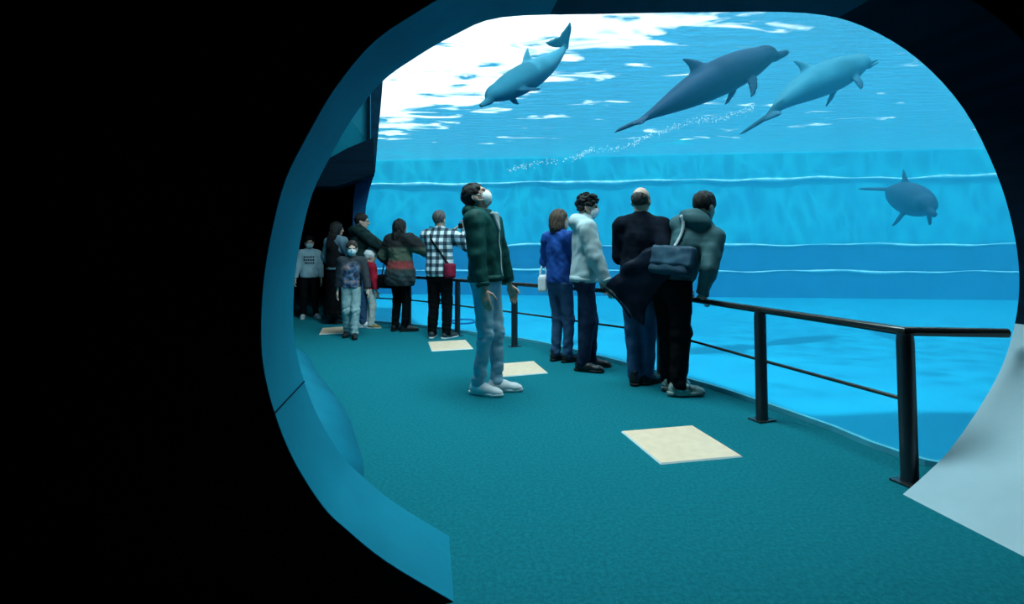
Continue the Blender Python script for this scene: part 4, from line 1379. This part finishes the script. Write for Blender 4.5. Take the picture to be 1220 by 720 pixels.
# 4 bald man
p = Person('bald man in a dark navy jacket with a coat over his arm', (763, 459), 24, 1.77, head=(2, -6), build=1.0, lean=(2, 2, 0),
           feet=((-.05, 0, 5), (.05, .06, -30)), hands=((-.10, .28, 1.05), (.20, .10, 1.06)), elbows=((-.4, -.8, -.6), (.25, -1, -.5)), curl=(.7, .7), tone=2)
M_navy = cloth('dark navy wool', (0.006, 0.012, 0.024), c2=(0.003, 0.006, 0.013))
p.top('jacket', M_navy, loose=.020, hem=-.06, fold=.008, seed=41)
p.trousers(M_denim, name='jeans', loose=.010, seed=7)
p.shoes(M_black_leather, M_sole_black, 'boot')
p.hair('bald', H_grey, 5)
BALD = p
# coat over his arm
s = Solid((-.45, -.42, .50), (.60, .45, 1.25), .012)
s.chain([(.25, .02, 1.11), (.16, -.19, 1.12), (-.06, -.21, 1.03)], (.085, .08, .055), k=.05)
M_ = np.eye(4); M_[:3, 0] = unit((1, -.15, 0)); M_[:3, 1] = (0, 0, 1); M_[:3, 2] = unit((.15, 1, 0)); M_[:3, 3] = (.02, -.21, .955)
s.prism([(.26, .20), (.15, .23), (-.03, .12), (-.20, .0), (-.27, -.08), (-.15, -.20), (-.05, -.33), (.05, -.38), (.10, -.22), (.18, -.10), (.29, .05)], M_, .022, .05, k=.05, edge=.08)
s.noise(.014, 18, 9)
e, d = p.thing('folded_coat', 'dark navy padded coat draped over the arm of the bald man', 'coat', (0, -.2, .9))
shift(solid_obj('coat_body', s, cloth('dark padded nylon', (0.007, 0.015, 0.030), rough=.5, c2=(.004, .008, .018)), e), d)
V, F = tube_mesh(catmull([(-.26, -.255, .87), (-.13, -.265, .76), (-.03, -.26, .62)], 5), .010, 8)
shift(mesh_obj('hem_seam', V, F, M_navy, e, True), d)

# 5 young man leaning on the rail
p = Person('young man in a grey-green jacket leaning forward with hands on the rail', (807, 469), 54, 1.75, head=(-10, -6), lean=(19, 19, 0),
           hip=(-.03, -.02, .94), feet=((-.09, .03, -10), (.05, -.06, -30)), hands=((-.09, .16, .835), (.20, .08, .835)), elbows=((-.6, -.8, 0), (.6, -.8, 0)), curl=(.6, .6), tone=0, hand_dir=((.2, 1, -.35), (-.2, 1, -.35)))
M_gg = cloth('grey-green jacket fabric', (0.055, 0.135, 0.15), c2=(0.035, 0.095, 0.11), rough=.6)
p.top('jacket', M_gg, loose=.024, hem=.0, fold=.009, hood=True, seed=51, arm=.95)
hl = Solid((-.2, -.3, 1.2), (.25, .6, 1.7), .010)
hl.ell(p.T((0, -.075, .60)), (.10, .045, .03), p.R, k=.02); hl.noise(.008, 40, 3)
solid_obj('hood_lining', hl, cloth('pale fleece', (0.45, 0.55, 0.57)), p.root)
p.trousers(M_blackcloth, loose=.022, fold=.008, seed=8)
M_silver = mat('silver and green trainer', (0.62, 0.72, 0.62), rough=0.35, metal=.3, color2=(0.03, 0.05, 0.05), vscale=18)
p.shoes(M_silver, mat('pale trainer sole', (0.50, 0.56, 0.52), rough=.6, color2=(.05, .06, .06), vscale=14), 'chunky', 1.04)
p.hair('short', H_black, 6)
LEAN = p
e, d = p.thing('messenger_bag', 'blue-grey nylon messenger bag on the back of the leaning young man', 'bag', (-.05, -.17, 1.05))
M_mb = cloth('blue-grey nylon', (0.03, 0.075, 0.11), rough=.5, c2=(.02, .045, .075))
s = Solid((-.28, -.42, .78), (.36, .08, 1.34), .009)
Rb = p.R @ rotm('Y', -.28)
s.box(p.T((.035, -.175, .15)), (.185, .06, .125), Rb, rad=.04, k=.02)
s.noise(.007, 30, 12)
shift(solid_obj('bag_body', s, M_mb, e), d)
s = Solid((-.28, -.44, .78), (.36, .08, 1.34), .009)
s.box(p.T((.04, -.212, .18)), (.19, .034, .085), Rb, rad=.025, k=.02); s.noise(.006, 34, 14)
shift(solid_obj('flap', s, cloth('blue-grey flap nylon', (0.05, 0.12, 0.17), rough=.45, c2=(.03, .07, .11)), e), d)
b_ = p.strap([(196, .24), (191, .32), (190, .40), (196, .48), (205, .53)], cloth('pale webbing', (0.45, 0.55, 0.58)), .032, e, 'strap', .008); shift(b_, d)

# 6 man in the checked shirt
p = Person('balding man in a navy and white checked shirt filming with raised hands', (523, 403.5), 14, 1.74, head=(4, -8), build=1.08,
           feet=((-.10, 0, 10), (.11, 0, -24)), hands=((.04, .34, 1.46), (.27, .28, 1.50)), elbows=((-.7, 0, -1), (.45, 0, -1)), curl=(.9, .9), tone=0)
p.top('shirt', plaid_material(), loose=.032, hem=-.08, fold=.006, seed=61, arm=1.05)
p.trousers(M_blackcloth, loose=.016, seed=9)
p.shoes(mat('dark grey trainer', (0.03, 0.04, 0.045), rough=.5, var=.3), M_sole_white)
p.hair('buzz', H_grey, 7)
PLAID = p
e, d = p.thing('compact_camera', 'small dark camera held up by the man in the checked shirt', 'camera', (.20, .37, 1.56))
bm = bmesh.new(); box_bm(bm, (0, 0, 0), (.12, .035, .075), None, .008); bm_obj('camera_body', bm, M_black_leather, e)
V, F = tube_mesh([(0, .017, 0), (0, .055, 0)], .027, 18); mesh_obj('lens', V, F, M_steel, e, True)
bm = bmesh.new(); box_bm(bm, (.03, 0, .042), (.02, .02, .012), None, .003); bm_obj('shutter_button', bm, M_rail, e)
e, d = p.thing('crossbody_bag', 'red and black crossbody bag at the hip of the man in the checked shirt', 'bag', (.21, -.10, .93))
s = Solid((.02, -.30, .75), (.38, .12, 1.10), .009); s.box((.20, -.12, .93), (.085, .045, .10), rotm('Z', .9), rad=.035, k=.02); s.noise(.006, 30, 3)
shift(solid_obj('bag_body', s, cloth('deep red nylon', (0.33, 0.02, 0.05), c2=(.12, .01, .03)), e), d)
b_ = p.strap([(108, .06), (130, .14), (155, .25), (180, .34), (205, .43), (222, .50)], M_blackcloth, .022, e, 'strap'); shift(b_, d)

# 7 woman in the banded poncho
M_poncho = band_material('banded wool', [(.70, (.015, .03, .035)), (.92, (.03, .055, .06)), (.97, (.04, .045, .04)), (1.0, (.28, .04, .04)), (1.09, (.22, .04, .04)), (1.12, (.08, .12, .08)), (1.28, (.10, .13, .09)), (1.32, (.008, .012, .014))], lo=.6, hi=1.5, noise=.02)
p = Person('dark-haired woman in a dark poncho with green and red bands holding up a phone', (476, 395), 28, 1.66, head=(4, -12), build=1.0,
           feet=((-.09, 0, 5), (.09, .02, -40)), hands=((-.26, .20, 1.0), (.32, .26, 1.46)), elbows=((-1, -.4, -.4), (1, 0, -.9)), curl=(.5, .8), tone=1)
p.top('poncho', M_poncho, loose=.060, hem=-.22, fold=.012, seed=71, arm=1.1, flare=.03, collar=False, long=1)
p.trousers(M_blackcloth, loose=.010, seed=10)
p.shoes(M_black_leather, M_sole_black)
p.hair('long', H_black, 8)
PONCHO = p
e, d = p.thing('phone', 'small dark phone held up by the woman in the banded poncho', 'phone', (.34, .33, 1.57))
bm = bmesh.new(); box_bm(bm, (0, 0, 0), (.075, .010, .15), None, .006); bm_obj('phone_body', bm, M_black_leather, e)
bm = bmesh.new(); box_bm(bm, (0, -.0056, 0), (.066, .001, .136)); bm_obj('screen', bm, mat('phone screen glass', (.12, .35, .45), rough=.15, var=.1), e)
e, d = p.thing('shoulder_bag', 'black shoulder bag hanging at the hip of the woman in the poncho', 'bag', (-.30, .0, .78))
s = Solid((-.52, -.2, .55), (-.08, .2, 1.0), .010); s.box((-.29, 0, .77), (.13, .06, .11), rotm('Z', .2), rad=.04, k=.02); s.noise(.006, 28, 5)
shift(solid_obj('bag_body', s, M_blackcloth, e), d)
V, F = tube_mesh(catmull([(-.38, 0, .84), (-.33, .0, 1.05), (-.27, 0, 1.22), (-.22, .0, 1.30)], 4), .010, 6); shift(mesh_obj('strap', V, F, M_blackcloth, e, True), d)

# 8 walking boy
M_boy = bpy.data.materials.new('dark jacket with printed front'); M_boy.use_nodes = True
nt = M_boy.node_tree; L = nt.links.new; b = nt.nodes['Principled BSDF']; b.inputs['Roughness'].default_value = .75
tc = nt.nodes.new('ShaderNodeTexCoord'); sp = nt.nodes.new('ShaderNodeSeparateXYZ'); L(tc.outputs['Object'], sp.inputs[0])
nz = nt.nodes.new('ShaderNodeTexNoise'); nz.inputs['Scale'].default_value = 11; nz.inputs['Detail'].default_value = 2; L(tc.outputs['Object'], nz.inputs['Vector'])
r1 = nt.nodes.new('ShaderNodeValToRGB'); L(nz.outputs['Fac'], r1.inputs['Fac'])
for i, (pos, c) in enumerate(((.36, (.012, .02, .035)), (.46, (.05, .12, .24)), (.54, (.12, .20, .30)), (.60, (.42, .22, .22)), (.70, (.50, .36, .32)))):
    e_ = r1.color_ramp.elements[i] if i < 2 else r1.color_ramp.elements.new(pos)
    e_.position = pos; e_.color = sock(c)
ab_ = nt.nodes.new('ShaderNodeMath'); ab_.operation = 'ABSOLUTE'; L(sp.outputs['X'], ab_.inputs[0])
g1 = nt.nodes.new('ShaderNodeMapRange'); g1.inputs['From Min'].default_value = .11; g1.inputs['From Max'].default_value = .19; g1.inputs['To Min'].default_value = 1; g1.inputs['To Max'].default_value = 0; L(ab_.outputs[0], g1.inputs['Value'])
g2 = nt.nodes.new('ShaderNodeMapRange'); g2.inputs['From Min'].default_value = .0; g2.inputs['From Max'].default_value = .03; L(sp.outputs['Y'], g2.inputs['Value'])
g3 = nt.nodes.new('ShaderNodeMapRange'); g3.inputs['From Min'].default_value = 1.42; g3.inputs['From Max'].default_value = 1.30; L(sp.outputs['Z'], g3.inputs['Value'])
ml = nt.nodes.new('ShaderNodeMath'); ml.operation = 'MULTIPLY'; L(g1.outputs['Result'], ml.inputs[0]); L(g2.outputs['Result'], ml.inputs[1])
ml2 = nt.nodes.new('ShaderNodeMath'); ml2.operation = 'MULTIPLY'; L(ml.outputs[0], ml2.inputs[0]); L(g3.outputs['Result'], ml2.inputs[1])
mc = nt.nodes.new('ShaderNodeMixRGB'); mc.inputs[1].default_value = (.010, .018, .026, 1); L(ml2.outputs[0], mc.inputs[0]); L(r1.outputs['Color'], mc.inputs[2]); L(mc.outputs[0], b.inputs['Base Color'])
p = Person('boy in a pale mask, printed jacket and pale trousers walking away from the window', (418, 402), 168, 1.30, hs=1.16, head=(-4, 4), build=1.0, lean=(3, 0, 4),
           feet=((-.08, .16, 4), (.08, -.10, -4)), foot_lift=(0, .015), hands=((-.33, .22, .80), (.26, -.02, .78)), elbows=((-.6, -1, 0), (.6, -1, 0)), curl=(.4, .4), tone=2)
p.top('jacket', M_boy, loose=.030, hem=.0, fold=.006, seed=81, arm=1.1)
p.trousers(cloth('pale grey-green cotton', (0.36, 0.50, 0.50), c2=(.28, .41, .42)), loose=.020, fold=.009, seed=12)
p.shoes(M_black_leather, M_sole_black, 'low', 1.05)
p.hair('short', H_brown, 9); p.mask(M_mask_blue); p.eyes()
BOY = p

# 9 man with glasses behind the boy
p = Person('dark-haired man with glasses in a dark green jacket behind the walking boy', (425, 390), 50, 1.78, head=(-4, -28), lean=(4, 0, 0),
           feet=((-.09, 0, 8), (.12, .05, -40)), hands=((-.06, .36, 1.10), (.20, .36, 1.06)), elbows=((-1, -.3, -.2), (1, .1, .0)), curl=(.8, .8), tone=0)
p.top('jacket', cloth('very dark green wool', (0.012, 0.036, 0.036), c2=(.006, .018, .018)), loose=.034, hem=-.06, fold=.008, seed=91, hood=True, arm=1.05)
p.trousers(M_denim, name='jeans', loose=.012, seed=13)
p.shoes(M_white_leather, M_sole_white)
p.hair('short', H_black, 10)
M_gl = mat('thin dark spectacle frame', (.02, .02, .022), rough=.3, var=.1)
gs_ = empty('glasses', parent=p.root)
for sx in (-1, 1):
    V, F = tube_mesh([Vector(p.hc + p.Rh @ np.array((.032 * sx + .022 * math.cos(a), .101, -.004 + .017 * math.sin(a)))) for a in np.linspace(0, 6.283, 17)[:-1]], .0025, 5, closed=True)
    mesh_obj('rim', V, F, M_gl, gs_, True)
    V, F = tube_mesh([Vector(p.hc + p.Rh @ np.array(q)) for q in ((.054 * sx, .100, 0), (.072 * sx, .07, .002), (.080 * sx, -.01, .004))], .0025, 5)
    mesh_obj('temple', V, F, M_gl, gs_, True)
GLASSM = p

# 10 person in dark clothes with a pale sleeve, deeper in the corridor
p = Person('adult in a long black skirt and pale grey sleeves standing in the dark corridor', (399, 386), 30, 1.66, head=(-2, -20), build=.95,
           feet=((-.08, 0, 5), (.08, .02, -10)), hands=((-.22, .16, .95), (.22, .2, 1.0)), elbows=((-1, -.5, -.2), (1, -.5, -.2)), curl=(.5, .5), tone=1)
p.top('sweater', cloth('pale grey knit', (0.20, 0.32, 0.38), c2=(.13, .22, .28)), loose=.030, hem=.0, fold=.007, seed=101)
s = Solid((-.32, -.30, .12), (.32, .30, 1.0), .013)
s.cone(p.hip + (0, 0, .02), (0, .0, .18), .155, .21, k=.03, sq=((0, 1, 0), .8)); s.noise(.012, 26, 4, stretch=(1, 1, .25)); s.cut((0, 0, .16), (0, 0, -1)); s.cut((0, 0, .97), (0, 0, 1))
solid_obj('skirt', s, M_blackcloth, p.root)
vs = Solid((-.32, -.30, .85), (.32, .30, 1.55), .012)
vs.ell(p.T((0, 0, .36)), (.178, .145, .20), p.R, k=.05); vs.ell(p.T((0, 0, .14)), (.182, .15, .24), p.R, k=.05); vs.cut(p.T((0, 0, -.06)), (0, 0, -1)); vs.cut(p.T((0, 0, .50)), (0, 0, 1)); vs.noise(.006, 24, 3)
solid_obj('vest', vs, cloth('black padded vest', (.010, .011, .013)), p.root)
p.shoes(M_black_leather, M_sole_black, 'boot')
p.hair('long', H_black, 11)
SKIRT = p

# 11 child in the printed sweater in the dark corridor
p = Person('child in a pale sweater with dark chest print walking out of the dark corridor', (367, 379), 158, 1.42, hs=1.12, head=(-3, 4),
           feet=((-.16, .04, 20), (.10, .06, -4)), hands=((-.27, .04, .76), (.28, .06, .78)), elbows=((-.6, -1, 0), (.6, -1, 0)), curl=(.4, .4), tone=2)
p.top('sweater', cloth('pale blue-grey sweatshirt', (0.34, 0.50, 0.56), c2=(.27, .42, .48)), loose=.026, hem=-.05, fold=.006, seed=111)
rnd = random.Random(4)
for row, z in enumerate((.40, .335, .27)):
    x = -.105
    while x < .09:
        w = rnd.uniform(.022, .04)
        p.patch('print', x + w / 2, z, w, .040, M_print, nx=2, nz=2)
        x += w + .012
p.trousers(M_blackcloth, loose=.014, seed=14)
p.shoes(mat('grey canvas shoe', (.35, .42, .45), rough=.7, var=.15), M_sole_white, 'low', 1.05)
p.hair('tuft', H_black, 12); p.mask(M_mask_blue); p.eyes()
SWEAT = p

# 12 small child almost hidden between the man with glasses and the woman in the poncho
p = Person('small child in a red jacket and cream trousers half hidden behind the banded poncho', (440, 391), 60, 1.17, hs=1.2, head=(0, -10),
           feet=((-.08, 0, 8), (.08, .02, -30)), hands=((-.24, .1, .80), (.24, .1, .80)), elbows=((-.6, -1, 0), (.6, -1, 0)), curl=(.4, .4), tone=2)
p.top('jacket', cloth('bright red nylon', (0.52, 0.02, 0.05), c2=(.32, .012, .03)), loose=.036, hem=-.03, fold=.008, seed=121, arm=1.1)
p.trousers(cloth('cream cotton', (0.62, 0.66, 0.62)), loose=.02, seed=15)
p.shoes(mat('tan suede shoe', (.30, .22, .08), rough=.8, var=.15), M_sole_white, 'low', 1.1)
s = Solid((-.16, -.2, -.16), (.16, .2, .22), .010); s.ell((0, -.016, .030), (.096, .116, .112), k=.02); s.ell((0, -.02, .15), (.03, .03, .03), k=.03); s.ell((0, .12, -.06), (.10, .10, .10), k=.01, op='sub'); s.cut((0, 0, -.06), (0, .3, -1)); s.noise(.005, 60, 2)
v_, f_ = s.mesh()
solid_obj('knit_hat', [tf((v_ * 1.2, f_), p.Rh, p.hc)], cloth('white knit', (.75, .78, .78)), p.root)
